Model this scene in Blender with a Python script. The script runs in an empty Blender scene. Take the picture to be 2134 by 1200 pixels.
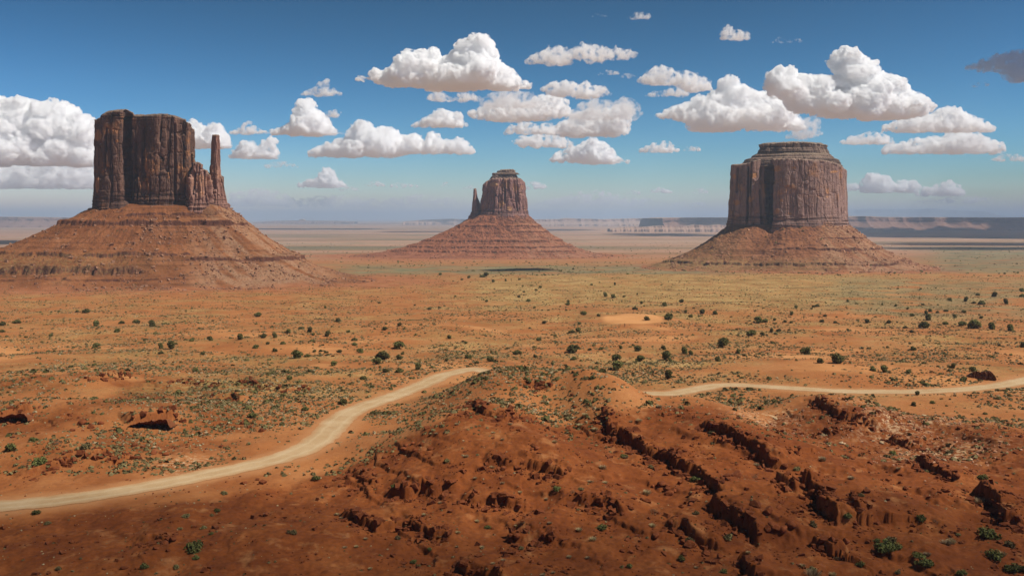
import bpy, bmesh, math, random
import numpy as np
from mathutils import Vector, Matrix

# ------------------------------------------------------------------ camera, sky, sun, exposure
SC = bpy.context.scene
COL = SC.collection
F_PX, CX, HY = 2050.0, 1067.0, 455.0            # focal length and horizon, in photo pixels (2134 x 1200)
SUN_AZ, SUN_EL = math.radians(108), math.radians(54)
TO_SUN = Vector((math.cos(SUN_EL) * math.sin(SUN_AZ), math.cos(SUN_EL) * math.cos(SUN_AZ), math.sin(SUN_EL)))

cam_d = bpy.data.cameras.new('camera')
cam = bpy.data.objects.new('camera', cam_d); COL.objects.link(cam)
cam.location = (0, 0, 0); cam.rotation_euler = (math.pi / 2, 0, 0)
cam_d.sensor_width = 36.0; cam_d.lens = F_PX / 2134.0 * 36.0
cam_d.shift_y = -(600.0 - HY) / 2134.0
cam_d.clip_start = 1.0; cam_d.clip_end = 400000.0
SC.camera = cam

world = bpy.data.worlds.new('World'); SC.world = world; world.use_nodes = True
wt = world.node_tree; wt.nodes.clear()
sky = wt.nodes.new('ShaderNodeTexSky'); sky.sky_type = 'NISHITA'; sky.sun_disc = False
sky.sun_elevation = SUN_EL; sky.sun_rotation = SUN_AZ
sky.altitude = 1700; sky.air_density = 1.0; sky.dust_density = 0.3; sky.ozone_density = 3.5
bg = wt.nodes.new('ShaderNodeBackground'); bg.inputs['Strength'].default_value = 0.1
wo = wt.nodes.new('ShaderNodeOutputWorld')
hs = wt.nodes.new('ShaderNodeHueSaturation'); hs.inputs['Saturation'].default_value = 0.92
gm = wt.nodes.new('ShaderNodeGamma'); gm.inputs['Gamma'].default_value = 1.4
wt.links.new(sky.outputs[0], hs.inputs['Color']); wt.links.new(hs.outputs[0], gm.inputs[0])
# the deep polarised blue of the photo: each channel's contrast raised
sp = wt.nodes.new('ShaderNodeSeparateColor'); cb = wt.nodes.new('ShaderNodeCombineColor'); wt.links.new(gm.outputs[0], sp.inputs[0])
for i_, (a_, p_) in enumerate(((13.5, 2.62), (8.4, 1.75), (7.8, 2.2))):
    m1 = wt.nodes.new('ShaderNodeMath'); m1.operation = 'MULTIPLY'; m1.inputs[1].default_value = 0.062; wt.links.new(sp.outputs[i_], m1.inputs[0])
    m2 = wt.nodes.new('ShaderNodeMath'); m2.operation = 'POWER'; m2.inputs[1].default_value = p_; wt.links.new(m1.outputs[0], m2.inputs[0])
    m3 = wt.nodes.new('ShaderNodeMath'); m3.operation = 'MULTIPLY'; m3.inputs[1].default_value = a_; wt.links.new(m2.outputs[0], m3.inputs[0])
    wt.links.new(m3.outputs[0], cb.inputs[i_])
wt.links.new(cb.outputs[0], bg.inputs[0]); wt.links.new(bg.outputs[0], wo.inputs[0])

sun_d = bpy.data.lights.new('sun', 'SUN'); sun_d.energy = 5.0; sun_d.angle = math.radians(0.53)
sun_d.color = (1.0, 0.945, 0.86)
sun = bpy.data.objects.new('sun', sun_d); COL.objects.link(sun)
sun.rotation_euler = TO_SUN.to_track_quat('Z', 'Y').to_euler()

SC.view_settings.view_transform = 'Standard'; SC.view_settings.look = 'None'
SC.view_settings.exposure = 0.0; SC.view_settings.gamma = 1.0
SC.render.engine = 'CYCLES'
cy = SC.cycles
cy.use_denoising = True
cy.max_bounces = 60; cy.diffuse_bounces = 3; cy.glossy_bounces = 1; cy.transparent_max_bounces = 8
cy.volume_bounces = 60; cy.transmission_bounces = 2
cy.sample_clamp_indirect = 8.0

HAZE_DENSITY = 5.8e-5

# ------------------------------------------------------------------ noise
_rng = np.random.default_rng(11)
_PERM = _rng.permutation(4096); _PERM = np.concatenate([_PERM, _PERM, _PERM[:8]])
_ang = np.linspace(0, 2 * np.pi, 256, endpoint=False)
_G2 = np.stack([np.cos(_ang), np.sin(_ang)], 1)
_g3 = _rng.normal(size=(256, 3)); _G3 = _g3 / np.linalg.norm(_g3, axis=1, keepdims=True)

def _fade(t): return t * t * t * (t * (t * 6 - 15) + 10)

def perlin2(x, y, seed=0):
    x = np.asarray(x, float) + seed * 17.31; y = np.asarray(y, float) + seed * 7.77
    xi = np.floor(x).astype(np.int64); yi = np.floor(y).astype(np.int64)
    xf = x - xi; yf = y - yi
    u = _fade(xf); v = _fade(yf)
    def g(ix, iy, fx, fy):
        h = _PERM[(_PERM[ix & 4095] + iy) & 4095] & 255
        return _G2[h, 0] * fx + _G2[h, 1] * fy
    a = g(xi, yi, xf, yf); b = g(xi + 1, yi, xf - 1, yf)
    c = g(xi, yi + 1, xf, yf - 1); d = g(xi + 1, yi + 1, xf - 1, yf - 1)
    return (a + (b - a) * u + ((c + (d - c) * u) - (a + (b - a) * u)) * v) * 1.45

def perlin3(x, y, z, seed=0):
    x = np.asarray(x, float) + seed * 17.31; y = np.asarray(y, float) + seed * 7.77; z = np.asarray(z, float) + seed * 3.3
    xi = np.floor(x).astype(np.int64); yi = np.floor(y).astype(np.int64); zi = np.floor(z).astype(np.int64)
    xf = x - xi; yf = y - yi; zf = z - zi
    u = _fade(xf); v = _fade(yf); w = _fade(zf)
    out = 0
    for dx in (0, 1):
        for dy in (0, 1):
            for dz in (0, 1):
                h = _PERM[(_PERM[(_PERM[(xi + dx) & 4095] + yi + dy) & 4095] + zi + dz) & 4095] & 255
                d = _G3[h, 0] * (xf - dx) + _G3[h, 1] * (yf - dy) + _G3[h, 2] * (zf - dz)
                out = out + d * (u if dx else 1 - u) * (v if dy else 1 - v) * (w if dz else 1 - w)
    return out * 1.5

def fbm2(x, y, octv=4, seed=0, gain=0.5, lac=2.03):
    a, s, t = 1.0, 0.0, 0.0
    for i in range(octv):
        s = s + a * perlin2(x, y, seed + i * 5); t += a; a *= gain; x = x * lac; y = y * lac
    return s / t

def fbm3(x, y, z, octv=3, seed=0, gain=0.5, lac=2.03):
    a, s, t = 1.0, 0.0, 0.0
    for i in range(octv):
        s = s + a * perlin3(x, y, z, seed + i * 5); t += a; a *= gain; x = x * lac; y = y * lac; z = z * lac
    return s / t

def sstep(a, b, x):
    t = np.clip((x - a) / (b - a), 0, 1); return t * t * (3 - 2 * t)

def wpt(px, py, Y):                              # a photo pixel at a known forward distance -> world point
    return ((px - CX) / F_PX * Y, Y, (HY - py) / F_PX * Y)

# ------------------------------------------------------------------ helpers
def tag(o, label=None, cat=None, group=None, kind=None):
    if label: o['label'] = label
    if cat: o['category'] = cat
    if group: o['group'] = group
    if kind: o['kind'] = kind
    return o

def empty(name, loc):
    o = bpy.data.objects.new(name, None); COL.objects.link(o); o.location = loc
    o.empty_display_size = 1.0
    return o

def mesh_obj(name, V, F, mat, parent=None, smooth=True, attrs=None, loc=None):
    """V (n,3); F (m,3|4) int array, or list of such arrays; attrs: name -> per-vertex float array"""
    V = np.asarray(V, np.float32)
    Fs = F if isinstance(F, list) else [F]
    me = bpy.data.meshes.new(name)
    nl = sum(f.size for f in Fs); nf = sum(len(f) for f in Fs)
    me.vertices.add(len(V)); me.vertices.foreach_set('co', V.ravel())
    me.loops.add(nl); me.polygons.add(nf)
    li = np.concatenate([f.ravel() for f in Fs]).astype(np.int32)
    tot = np.concatenate([np.full(len(f), f.shape[1], np.int32) for f in Fs])
    st = np.concatenate([[0], np.cumsum(tot)[:-1]]).astype(np.int32)
    me.loops.foreach_set('vertex_index', li)
    me.polygons.foreach_set('loop_start', st); me.polygons.foreach_set('loop_total', tot)
    me.polygons.foreach_set('use_smooth', np.full(nf, smooth, bool))
    me.update(calc_edges=True)
    for k, a in (attrs or {}).items():
        at_ = me.attributes.new(k, 'FLOAT', 'POINT'); at_.data.foreach_set('value', np.asarray(a, np.float32).ravel())
    me.materials.append(mat)
    o = bpy.data.objects.new(name, me); COL.objects.link(o)
    if parent is not None: o.parent = parent
    if loc is not None: o.location = loc
    return o

def grid_faces(nr, nc, wrap=False):
    r = np.arange(nr - 1)[:, None]; c = np.arange(nc if wrap else nc - 1)[None, :]
    c2 = (c + 1) % nc
    a = r * nc + c; b = r * nc + c2; d = (r + 1) * nc + c2; e = (r + 1) * nc + c
    return np.stack([a, b, d, e], -1).reshape(-1, 4)

class NT:
    """short-hand for building a node tree"""
    def __init__(self, name):
        self.m = bpy.data.materials.new(name); self.m.use_nodes = True
        self.t = self.m.node_tree; self.t.nodes.clear()
        self.out = self.t.nodes.new('ShaderNodeOutputMaterial')
    def n(self, typ, **kw):
        x = self.t.nodes.new(typ)
        for k, v in kw.items(): setattr(x, k, v)
        return x
    def l(self, a, b): self.t.links.new(a, b)
    def val(self, s, v):
        if hasattr(v, 'links') or isinstance(v, bpy.types.NodeSocket): self.l(v, s)
        else: s.default_value = v
    def noise(self, scale, vec=None, detail=4, rough=0.55, stretch=None, w=None):
        tc = vec
        if tc is None:
            tc = self.pos()
        if stretch is not None:
            mp = self.n('ShaderNodeMapping'); self.l(tc, mp.inputs[0]); mp.inputs['Scale'].default_value = stretch; tc = mp.outputs[0]
        x = self.n('ShaderNodeTexNoise'); self.l(tc, x.inputs['Vector'])
        x.inputs['Scale'].default_value = scale; x.inputs['Detail'].default_value = detail; x.inputs['Roughness'].default_value = rough
        return x.outputs[0]
    def pos(self):
        if not hasattr(self, '_p'): self._p = self.n('ShaderNodeTexCoord').outputs['Object']
        return self._p
    def attr(self, name):
        x = self.n('ShaderNodeAttribute', attribute_name=name); return x.outputs['Fac']
    def ramp(self, fac, stops, interp='LINEAR'):
        x = self.n('ShaderNodeValToRGB'); x.color_ramp.interpolation = interp
        el = x.color_ramp.elements
        while len(el) < len(stops): el.new(0.5)
        for e, (p, c) in zip(el, stops):
            e.position = p; e.color = (*c, 1) if hasattr(c, '__len__') else (c, c, c, 1)
        self.l(fac, x.inputs[0]); return x.outputs[0]
    def mix(self, fac, a, b, mode='MIX'):
        x = self.n('ShaderNodeMix', data_type='RGBA', blend_type=mode)
        self.val(x.inputs[0], fac)
        for s, v in ((x.inputs[6], a), (x.inputs[7], b)):
            if isinstance(v, tuple): s.default_value = (*v, 1)
            else: self.l(v, s)
        return x.outputs[2]
    def math(self, op, a, b=0.0, c=None):
        x = self.n('ShaderNodeMath', operation=op); self.val(x.inputs[0], a); self.val(x.inputs[1], b)
        if c is not None: self.val(x.inputs[2], c)
        return x.outputs[0]
    def remap(self, v, a, b, c=0.0, d=1.0):
        x = self.n('ShaderNodeMapRange'); self.l(v, x.inputs[0])
        for i, q in enumerate((a, b, c, d)): x.inputs[i + 1].default_value = q
        return x.outputs[0]
    def bump(self, h, strength=0.5, dist=1.0, normal=None):
        x = self.n('ShaderNodeBump'); x.inputs['Strength'].default_value = strength; x.inputs['Distance'].default_value = dist
        self.l(h, x.inputs['Height'])
        if normal is not None: self.l(normal, x.inputs['Normal'])
        return x.outputs[0]
    def surf(self, color, rough=0.95, normal=None, spec=0.15):
        b = self.n('ShaderNodeBsdfPrincipled')
        if isinstance(color, tuple): b.inputs['Base Color'].default_value = (*color, 1)
        else: self.l(color, b.inputs['Base Color'])
        b.inputs['Roughness'].default_value = rough; b.inputs['Specular IOR Level'].default_value = spec
        if normal is not None: self.l(normal, b.inputs['Normal'])
        self.l(b.outputs[0], self.out.inputs[0]); return self.m

# ------------------------------------------------------------------ terrain height
PD = np.array([-400, -80, 0, 40, 90, 130, 150, 200, 250, 360, 500, 680, 1000, 1550, 2050, 3500, 6000, 1e6], float)
PZ = np.array([-3, -3, -4, -25, -44, -52.5, -54.5, -53.5, -53, -55.5, -60, -64.7, -70.7, -79, -85, -97, -110, -110], float)
_pd = np.linspace(-400, 8000, 8401)
_pz = np.interp(_pd, PD, PZ)
_k = np.hanning(61); _k /= _k.sum()
_pzs = np.convolve(np.pad(_pz, 30, 'edge'), _k, 'valid')
_wb = np.clip((_pd - 100) / 300, 0, 1); _pzs = _pz * (1 - _wb) + _pzs * _wb

def prof(Y): return np.interp(Y, _pd, _pzs)

# broad hills: photo x, forward distance, photo y of the crest, width (photo px), length (m)
HILLS = []
def hill(px, Y, py, wpx, ly, pw=1.25, lift=None):
    X, _, z = wpt(px, py, Y)
    cur = float(prof(Y)) + sum(b[4] * math.exp(-0.9 * (((X - b[0]) / b[2]) ** 2 + ((Y - b[1]) / b[3]) ** 2) ** b[5]) for b in HILLS)
    h = (z - cur) if lift is None else lift
    HILLS.append((X, Y, wpx / F_PX * Y, ly, h, pw))
# the shrubby knoll that hides the road
hill(1300, 190, 950, 330, 34, lift=3.0)
hill(1850, 186, 990, 330, 34, lift=3.6)
hill(2300, 190, 930, 200, 50, lift=5)
hill(1075, 270, 769, 150, 30)
hill(1250, 252, 799, 78, 28)
hill(1430, 240, 838, 150, 30)
hill(985, 216, 858, 170, 24)
hill(1730, 250, 830, 130, 22)
hill(1860, 240, 862, 160, 18)
hill(2070, 232, 885, 140, 18)
hill(1620, 214, 905, 130, 16)
hill(1190, 200, 930, 120, 12)
hill(370, 177, 1014, 60, 7, lift=1.1)
hill(640, 168, 1058, 130, 10, lift=0.9)
hill(520, 160, 1105, 200, 12, lift=1.6)
hill(775, 229, 858, 60, 9, lift=0.5)

# red hummocks left of the road
hill(300, 262, 838, 150, 20)
hill(60, 262, 835, 120, 16)
hill(150, 330, 768, 170, 26)
hill(520, 320, 795, 120, 22)
hill(90, 225, 915, 200, 14)
# mid-field swells
hill(1320, 575, 662, 115, 55, lift=4.5)
hill(1560, 690, 640, 300, 60, lift=3.0)
hill(700, 520, 690, 260, 60, lift=3.0)
hill(1750, 360, 745, 260, 36, lift=2.5)
hill(1010, 620, 655, 200, 50, lift=2.4)
hill(2000, 460, 705, 200, 50, lift=2.5)
hill(1500, 1150, 590, 400, 130, lift=4)
HILL_A = np.array(HILLS)

def raw_height(X, Y):
    X = np.asarray(X, float); Y = np.asarray(Y, float)
    h = prof(Y)
    for (hx, hy, rx, ry, hh, pw) in HILL_A:
        d2 = ((X - hx) / rx) ** 2 + ((Y - hy) / ry) ** 2
        h = h + hh * np.exp(-0.9 * d2 ** pw)
    mid = sstep(300, 480, Y) * (1 - sstep(1300, 2200, Y))
    h = h + mid * 2.5 * fbm2(X / 80, Y / 80, 3, 3) + mid * (0.9 * perlin2(X / 24, Y / 19, 33) + 0.35 * perlin2(X / 12, Y / 12, 31))
    far = sstep(2600, 5000, Y)
    h = h + far * 6 * fbm2(X / 2600, Y / 1500, 3, 9) - far * 2
    near = 1 - sstep(330, 480, Y)
    h = h + near * (1.1 * fbm2(X / 22, Y / 22, 3, 21))
    return h

_RL = np.array([(-400, 1085), (0, 1085), (300, 1045), (420, 1035), (600, 1010), (680, 985), (740, 965), (850, 900), (905, 880), (955, 850), (1010, 846), (1090, 866), (1165, 880), (1200, 868), (1310, 860),
                (1350, 850), (1385, 838), (1480, 840), (1530, 862), (1590, 885), (1640, 850), (1690, 824), (1760, 838), (1860, 858), (2000, 880), (2134, 895), (2600, 930)], float)
def rock_mask(X, Y, h):
    """1 where the dark red ledgy rock crops out; second: ledges right of the road; third: hummocks at left"""
    Ys = np.maximum(Y, 1); px = X / Ys * F_PX + CX; py = HY - h / Ys * F_PX
    n = fbm2(X / 16, Y / 16, 4, 44)
    near = sstep(60, 100, Y) * 0 + (1 - sstep(285, 300, Y))
    d = py - np.interp(px, _RL[:, 0], _RL[:, 1])
    a = sstep(-10, 14, d + 16 * n) * near
    a = np.where(Y < 110, 1.0, a)
    n2 = fbm2(X / 34, Y / 34, 3, 47)
    b = (1 - sstep(430, 640, px)) * sstep(206, 222, Y + 10 * n) * (1 - sstep(330, 390, Y + 40 * n2)) * sstep(-0.35, 0.25, n2 + 0.4 * n)
    wide = 0.55 * (1 - sstep(480, 640, px)) * sstep(735, 775, py) * (1 - sstep(1010, 1060, py)) * sstep(-0.45, 0.1, n2 + 0.5 * n)
    return np.clip(np.maximum(np.maximum(a, b * 0.85), wide * (Y > 150)), 0, 1), a * sstep(640, 760, px), b

def terrace(q, S, sharp):
    k = np.floor(q / S); f = q / S - k
    # gentle tread, then a cliff in the last part of each layer
    t = np.where(f < 1 - sharp, f * 0.42 / (1 - sharp), 0.42 + 0.58 * sstep(1 - sharp, 1, f))
    return (k + t) * S

def march(pts, hf, y0=60.0, y1=60000.0, n=1400):
    """photo pixels -> first hit of the sight line with the surface hf"""
    P = np.asarray(pts, float).reshape(-1, 2)
    Ys = np.concatenate([np.linspace(y0, 700, n), np.geomspace(701, y1, n // 2)])
    ax = (P[:, 0] - CX) / F_PX; az = (HY - P[:, 1]) / F_PX
    YY = Ys[None, :] * np.ones((len(P), 1))
    H = hf(ax[:, None] * YY, YY)
    below = az[:, None] * YY < H
    i = np.clip(np.argmax(below, 1), 1, len(Ys) - 1)
    r = np.arange(len(P))
    d1 = az * YY[r, i] - H[r, i]; d0 = az * YY[r, i - 1] - H[r, i - 1]
    f = np.clip(d0 / np.maximum(d0 - d1, 1e-9), 0, 1)
    Y = YY[r, i - 1] + f * (YY[r, i] - YY[r, i - 1])
    return np.stack([ax * Y, Y, hf(ax * Y, Y)], 1)

# the dirt road: centre line traced on the smooth base ground
def base_only(X, Y):
    return prof(Y)
_rl = [(-260, 1082), (-120, 1068), (0, 1055), (100, 1046), (200, 1033), (330, 1009), (450, 985), (560, 962), (625, 941), (665, 917), (693, 890), (716, 866),
       (758, 846), (830, 822), (885, 800), (925, 781), (985, 769)]
_rr = [(1330, 819), (1400, 820), (1440, 813), (1500, 803), (1560, 804), (1640, 809), (1760, 816), (1900, 817), (2000, 813), (2080, 805), (2134, 794), (2230, 772), (2400, 745)]
RL = march(_rl, base_only)[:, :2]; RR = march(_rr, base_only)[:, :2]
def smooth_path(P, n=900):
    d = np.concatenate([[0], np.cumsum(np.linalg.norm(np.diff(P, axis=0), axis=1))])
    s = np.linspace(0, d[-1], n)
    Q = np.stack([np.interp(s, d, P[:, 0]), np.interp(s, d, P[:, 1])], 1)
    k = np.hanning(25); k /= k.sum()
    return np.stack([np.convolve(np.pad(Q[:, i], 12, mode='reflect', reflect_type='odd'), k, 'valid') for i in (0, 1)], 1)
ROAD = smooth_path(np.concatenate([RL, [[4, 338], [20, 318], [32, 305]], RR]))
ROAD_W = 4.2
_rz = raw_height(ROAD[:, 0], ROAD[:, 1]) * 0.35 + prof(ROAD[:, 1]) * 0.65
_k2 = np.hanning(121); _k2 /= _k2.sum()
ROAD_Z = np.convolve(np.pad(_rz, 60, mode='reflect', reflect_type='odd'), _k2, 'valid')

def road_dist(X, Y):
    """distance to the road centre line and the road's height there (only evaluated near it)"""
    shp = X.shape; x = X.ravel(); y = Y.ravel()
    D = np.full(x.shape, 1e3); Z = np.zeros(x.shape)
    near = np.where((y > 120) & (y < 420) & (np.abs(x) < 330))[0]
    for c0 in range(0, len(near), 20000):
        ii = near[c0:c0 + 20000]
        # coarse then fine
        cx_ = ROAD[::12]
        d = (x[ii, None] - cx_[None, :, 0]) ** 2 + (y[ii, None] - cx_[None, :, 1]) ** 2
        j = np.argmin(d, 1); dm = np.sqrt(d[np.arange(len(ii)), j])
        D[ii] = dm
        sub = dm < 30
        if sub.any():
            k = ii[sub]; js = np.clip(j[sub][:, None] * 12 + np.arange(-14, 15)[None, :], 0, len(ROAD) - 1)
            dd = (x[k, None] - ROAD[js, 0]) ** 2 + (y[k, None] - ROAD[js, 1]) ** 2
            b = np.argmin(dd, 1); rr = np.arange(len(k))
            D[k] = np.sqrt(dd[rr, b]); Z[k] = ROAD_Z[js[rr, b]]
    return D.reshape(shp), Z.reshape(shp)

# rock ledges: photo polylines; the ground on the far / right side stands higher
def _cr(ox, oy, k, pts): return [(ox + x * k, oy + y * k) for x, y in pts]
LEDGE_PX = []
def _l(org, h, L, *pts):
    ox, oy, k = {'c': (650, 800, .3515), 'r': (1384, 780, .3515), 'l': (0, 600, .5), 'k': (650, 560, .3515)}[org]
    LEDGE_PX.append((_cr(ox, oy, k, pts), h, L))
_l('c', 0.9, 12, (905,130),(980,140),(1070,170),(1150,190),(1260,190),(1370,215))
_l('c', 1.3, 10, (1000,445),(1080,455),(1150,485),(1230,480),(1330,490),(1430,520),(1535,550))
_l('c', 1.5, 9, (435,650),(500,640),(590,650),(640,620),(740,640),(800,620),(860,645))
_l('c', 1.4, 9, (850,690),(950,700),(1050,705),(1150,715),(1220,735),(1330,700))
_l('c', 1.1, 9, (1425,700),(1500,690),(1570,695),(1690,710),(1800,720),(1850,770))
_l('c', 0.8, 8, (190,520),(250,530),(300,570),(360,605))
_l('c', 1.2, 10, (150,770),(230,790),(330,815),(385,845),(480,840),(580,835),(620,880),(740,905),(870,920))
_l('c', 1.1, 8, (845,1055),(890,1080),(930,1110),(1020,1120),(1080,1135),(1160,1150))
_l('c', 1.2, 8, (1140,905),(1250,915),(1350,910),(1450,915))
_l('c', 2.2, 16, (1710,150),(1725,190),(1745,240),(1750,290),(1830,310),(1880,340),(1930,370),(1970,410),(2060,430),(2134,455),(2170,500),(2210,525),(2290,550),(2360,605),(2410,655),(2440,690))
_l('r', 2.3, 16, (190,310),(240,330),(290,350),(380,365),(430,395),(490,430),(560,465),(600,510),(720,545))
_l('r', 1.8, 9, (670,620),(700,660),(780,705))
_l('r', 3.2, 16, (820,650),(850,700),(920,745),(935,790),(970,840),(1000,890),(1030,915))
_l('r', 2.9, 15, (240,750),(320,780),(390,840),(440,880),(500,910),(540,960),(560,1010))
_l('r', 2.2, 9, (410,1110),(480,1125),(510,1170),(540,1205))
_l('r', 1.8, 13, (880,150),(940,190),(1000,230),(1050,250),(1110,265),(1180,285),(1240,290),(1310,320))
_l('r', 1.1, 9, (1310,355),(1370,390),(1430,410),(1520,430))
_l('r', 1.1, 9, (1490,500),(1570,550),(1620,590),(1720,610),(1770,630))
_l('r', 2.8, 15, (1840,665),(1880,710),(1910,750),(1990,820),(2020,880),(2090,895),(2180,910))
_l('r', 0.8, 6, (930,330),(1000,362))
_l('r', 2.0, 6, (850,985),(900,1020),(960,1045),(1010,1070),(1080,1030))
_l('r', 1.3, 7, (-20,880),(80,900),(160,960),(230,1000),(330,1020))
_l('r', 1.0, 8, (1120,780),(1130,850),(1160,890))
_l('l', 1.0, 9, (70,790),(150,770),(240,740),(320,690))
_l('l', 0.8, 7, (380,725),(420,700),(470,675))
_l('l', 0.9, 7, (460,750),(500,715),(550,695))
_l('l', 1.2, 9, (870,455),(930,457),(975,455),(1000,470))
_l('l', 0.7, 8, (730,385),(830,395),(930,410))
_l('l', 2.6, 9, (530,572),(580,565),(640,555),(700,540),(745,528))
_l('l', 2.4, 9, (-40,560),(10,545),(70,525),(140,503))
_l('l', 0.7, 8, (350,385),(440,372),(540,360))
_l('l', 0.8, 8, (1000,380),(1100,420),(1200,428),(1310,415))
_l('l', 0.8, 8, (560,1060),(640,1040),(720,1060))
_l('k', 0.6, 7, (1220,690),(1330,680),(1410,720))
LEDGES = []
for _p, _h, _L in LEDGE_PX:
    _w = march(_p, raw_height, n=900)[:, :2]
    LEDGES.append((_w, _h * (0.85 if _h > 1.7 else 1.15), _L * 1.6))
def ledge_relief(X, Y):
    shp = X.shape; x = X.ravel(); y = Y.ravel(); out = np.zeros(x.shape); face = np.zeros(x.shape)
    near = np.where((y > 105) & (y < 420))[0]
    if len(near) == 0: return out.reshape(shp), face.reshape(shp)
    xn, yn = x[near], y[near]
    wx = 0.75 * perlin2(xn / 6.0, yn / 6.0, 301) + 0.5 * perlin2(xn / 2.3, yn / 2.3, 303) + 0.28 * perlin2(xn / 0.9, yn / 0.9, 305)
    wy = 0.75 * perlin2(xn / 6.0, yn / 6.0, 302) + 0.5 * perlin2(xn / 2.3, yn / 2.3, 304) + 0.28 * perlin2(xn / 0.9, yn / 0.9, 306)
    hv = 1.05 + 0.26 * fbm2(xn / 7, yn / 7, 2, 307)
    for (P, h, L) in LEDGES:
        a0, a1 = P.min(0) - L - 4, P.max(0) + L + 4
        ii = np.where((xn > a0[0]) & (xn < a1[0]) & (yn > a0[1]) & (yn < a1[1]))[0]
        if len(ii) == 0: continue
        qx, qy = xn[ii] + wx[ii], yn[ii] + wy[ii]
        best = np.full(len(ii), 1e9); sd = np.zeros(len(ii)); tl = np.zeros(len(ii))
        seg = np.diff(P, axis=0); ln = np.linalg.norm(seg, axis=1); cum = np.concatenate([[0], np.cumsum(ln)])
        for k in range(len(seg)):
            rx, ry = qx - P[k, 0], qy - P[k, 1]
            t = np.clip((rx * seg[k, 0] + ry * seg[k, 1]) / max(ln[k] ** 2, 1e-6), -0.2 if k == 0 else 0, 1.2 if k == len(seg) - 1 else 1)
            dx, dy = rx - t * seg[k, 0], ry - t * seg[k, 1]; d = np.hypot(dx, dy)
            cr = seg[k, 0] * ry - seg[k, 1] * rx
            u = d < best
            best = np.where(u, d, best); sd = np.where(u, np.sign(cr) * d, sd); tl = np.where(u, cum[k] + t * ln[k], tl)
        T = cum[-1]; ends = sstep(0, min(3, T * 0.15), tl) * (1 - sstep(T - min(3, T * 0.15), T, tl))
        wid = 0.16 + 0.10 * h
        up = sstep(-wid, wid, sd) * np.clip(1 - np.maximum(sd, 0) / L, 0, 1) ** 1.6
        dn = -0.22 * np.exp(-np.maximum(-sd, 0) / 2.0) * (sd <= 0) - 0.22 * (sd > 0) * (1 - sstep(-wid, wid, sd))
        out[near[ii]] += h * hv[ii] * ends * (up + dn * np.where(np.abs(sd) < L, 1, 0))
        face[near[ii]] = np.maximum(face[near[ii]], ends * np.exp(-(sd / (wid + 0.5)) ** 2))
    return out.reshape(shp), face.reshape(shp)

def height(X, Y, full=False):
    X = np.asarray(X, float); Y = np.asarray(Y, float)
    h = raw_height(X, Y)
    rk, ra, rb = rock_mask(X, Y, h)
    nearm = (1 - sstep(380, 460, Y))
    act = nearm > 0.001
    # layered ledges: strata dip so that their edges run from upper left to lower right
    xx, yy = X, Y
    n1 = fbm2(xx / 26, yy / 26, 4, 61, gain=0.42); n2 = fbm2(xx / 4.2, yy / 4.2, 3, 71); n3 = fbm2(xx / 40, yy / 40, 2, 75)
    dipx, dipy = 0.115, 0.035
    jag = 0.46 * n2 + 0.13 * perlin2(xx / 1.6, yy / 1.6, 73)
    q = h + dipx * xx + dipy * yy + 1.5 * n1 + jag
    S = 2.9
    big = sstep(20, 45, xx) * (1 - sstep(215, 235, yy))
    sharp = np.clip(0.045 + 0.09 * (n3 + 0.2), 0.03, 0.2)
    tq = terrace(q, S, sharp)
    fade = sstep(-0.22, 0.06, fbm2(xx / 24, yy / 24, 2, 83) + 0.06)
    q2 = h * 1.0 + 0.05 * xx + 0.02 * yy + 1.0 * fbm2(xx / 14, yy / 14, 3, 63) + 0.8 * jag
    S2 = 1.5
    tq2 = terrace(q2, S2, np.clip(0.08 + 0.1 * n3, 0.05, 0.2))
    fade2 = sstep(-0.05, 0.25, fbm2(xx / 12, yy / 12, 3, 87))
    base_m = nearm * np.clip(np.maximum(ra, rb * 0.85) + 0.25 * rk, 0, 1) * 0.42
    m = base_m * fade
    tqb = terrace(q, 5.8, sharp * 0.8)
    ht = h + m * ((tq - q) * (1 - big) + (tqb - q) * big * 0.8) + base_m * fade2 * (tq2 - q2)
    # rough blocky ground
    rough = nearm * rk
    blk = np.abs(fbm2(xx / 3.1, yy / 3.1, 3, 91))
    ht = ht + rough * (0.75 * fbm2(xx / 7.5, yy / 7.5, 3, 97) + 0.42 * blk * sstep(-0.2, 0.3, fbm2(xx / 18, yy / 18, 2, 93)) - 0.5 * np.abs(fbm2(xx / 13, yy / 30, 3, 95)) ) + nearm * (0.10 + 0.10 * rk) * fbm2(xx / 2.0, yy / 2.0, 3, 99, gain=0.6)
    lr, lf = ledge_relief(X, Y)
    ht = ht + lr
    # the road bed
    D, Z = road_dist(X, Y)
    w = 1 - sstep(ROAD_W + 0.3, ROAD_W + 7.0, D + 1.6 * fbm2(xx / 9, yy / 9, 2, 55))
    w = w * (D < 30)
    ht = ht * (1 - w) + (Z + 0.05 * fbm2(xx / 3, yy / 3, 2, 57)) * w
    if full:
        return ht, dict(rk=rk, D=D, lf=lf * (1 - w))
    return ht

def at(pts): return march(pts, height)

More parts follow.
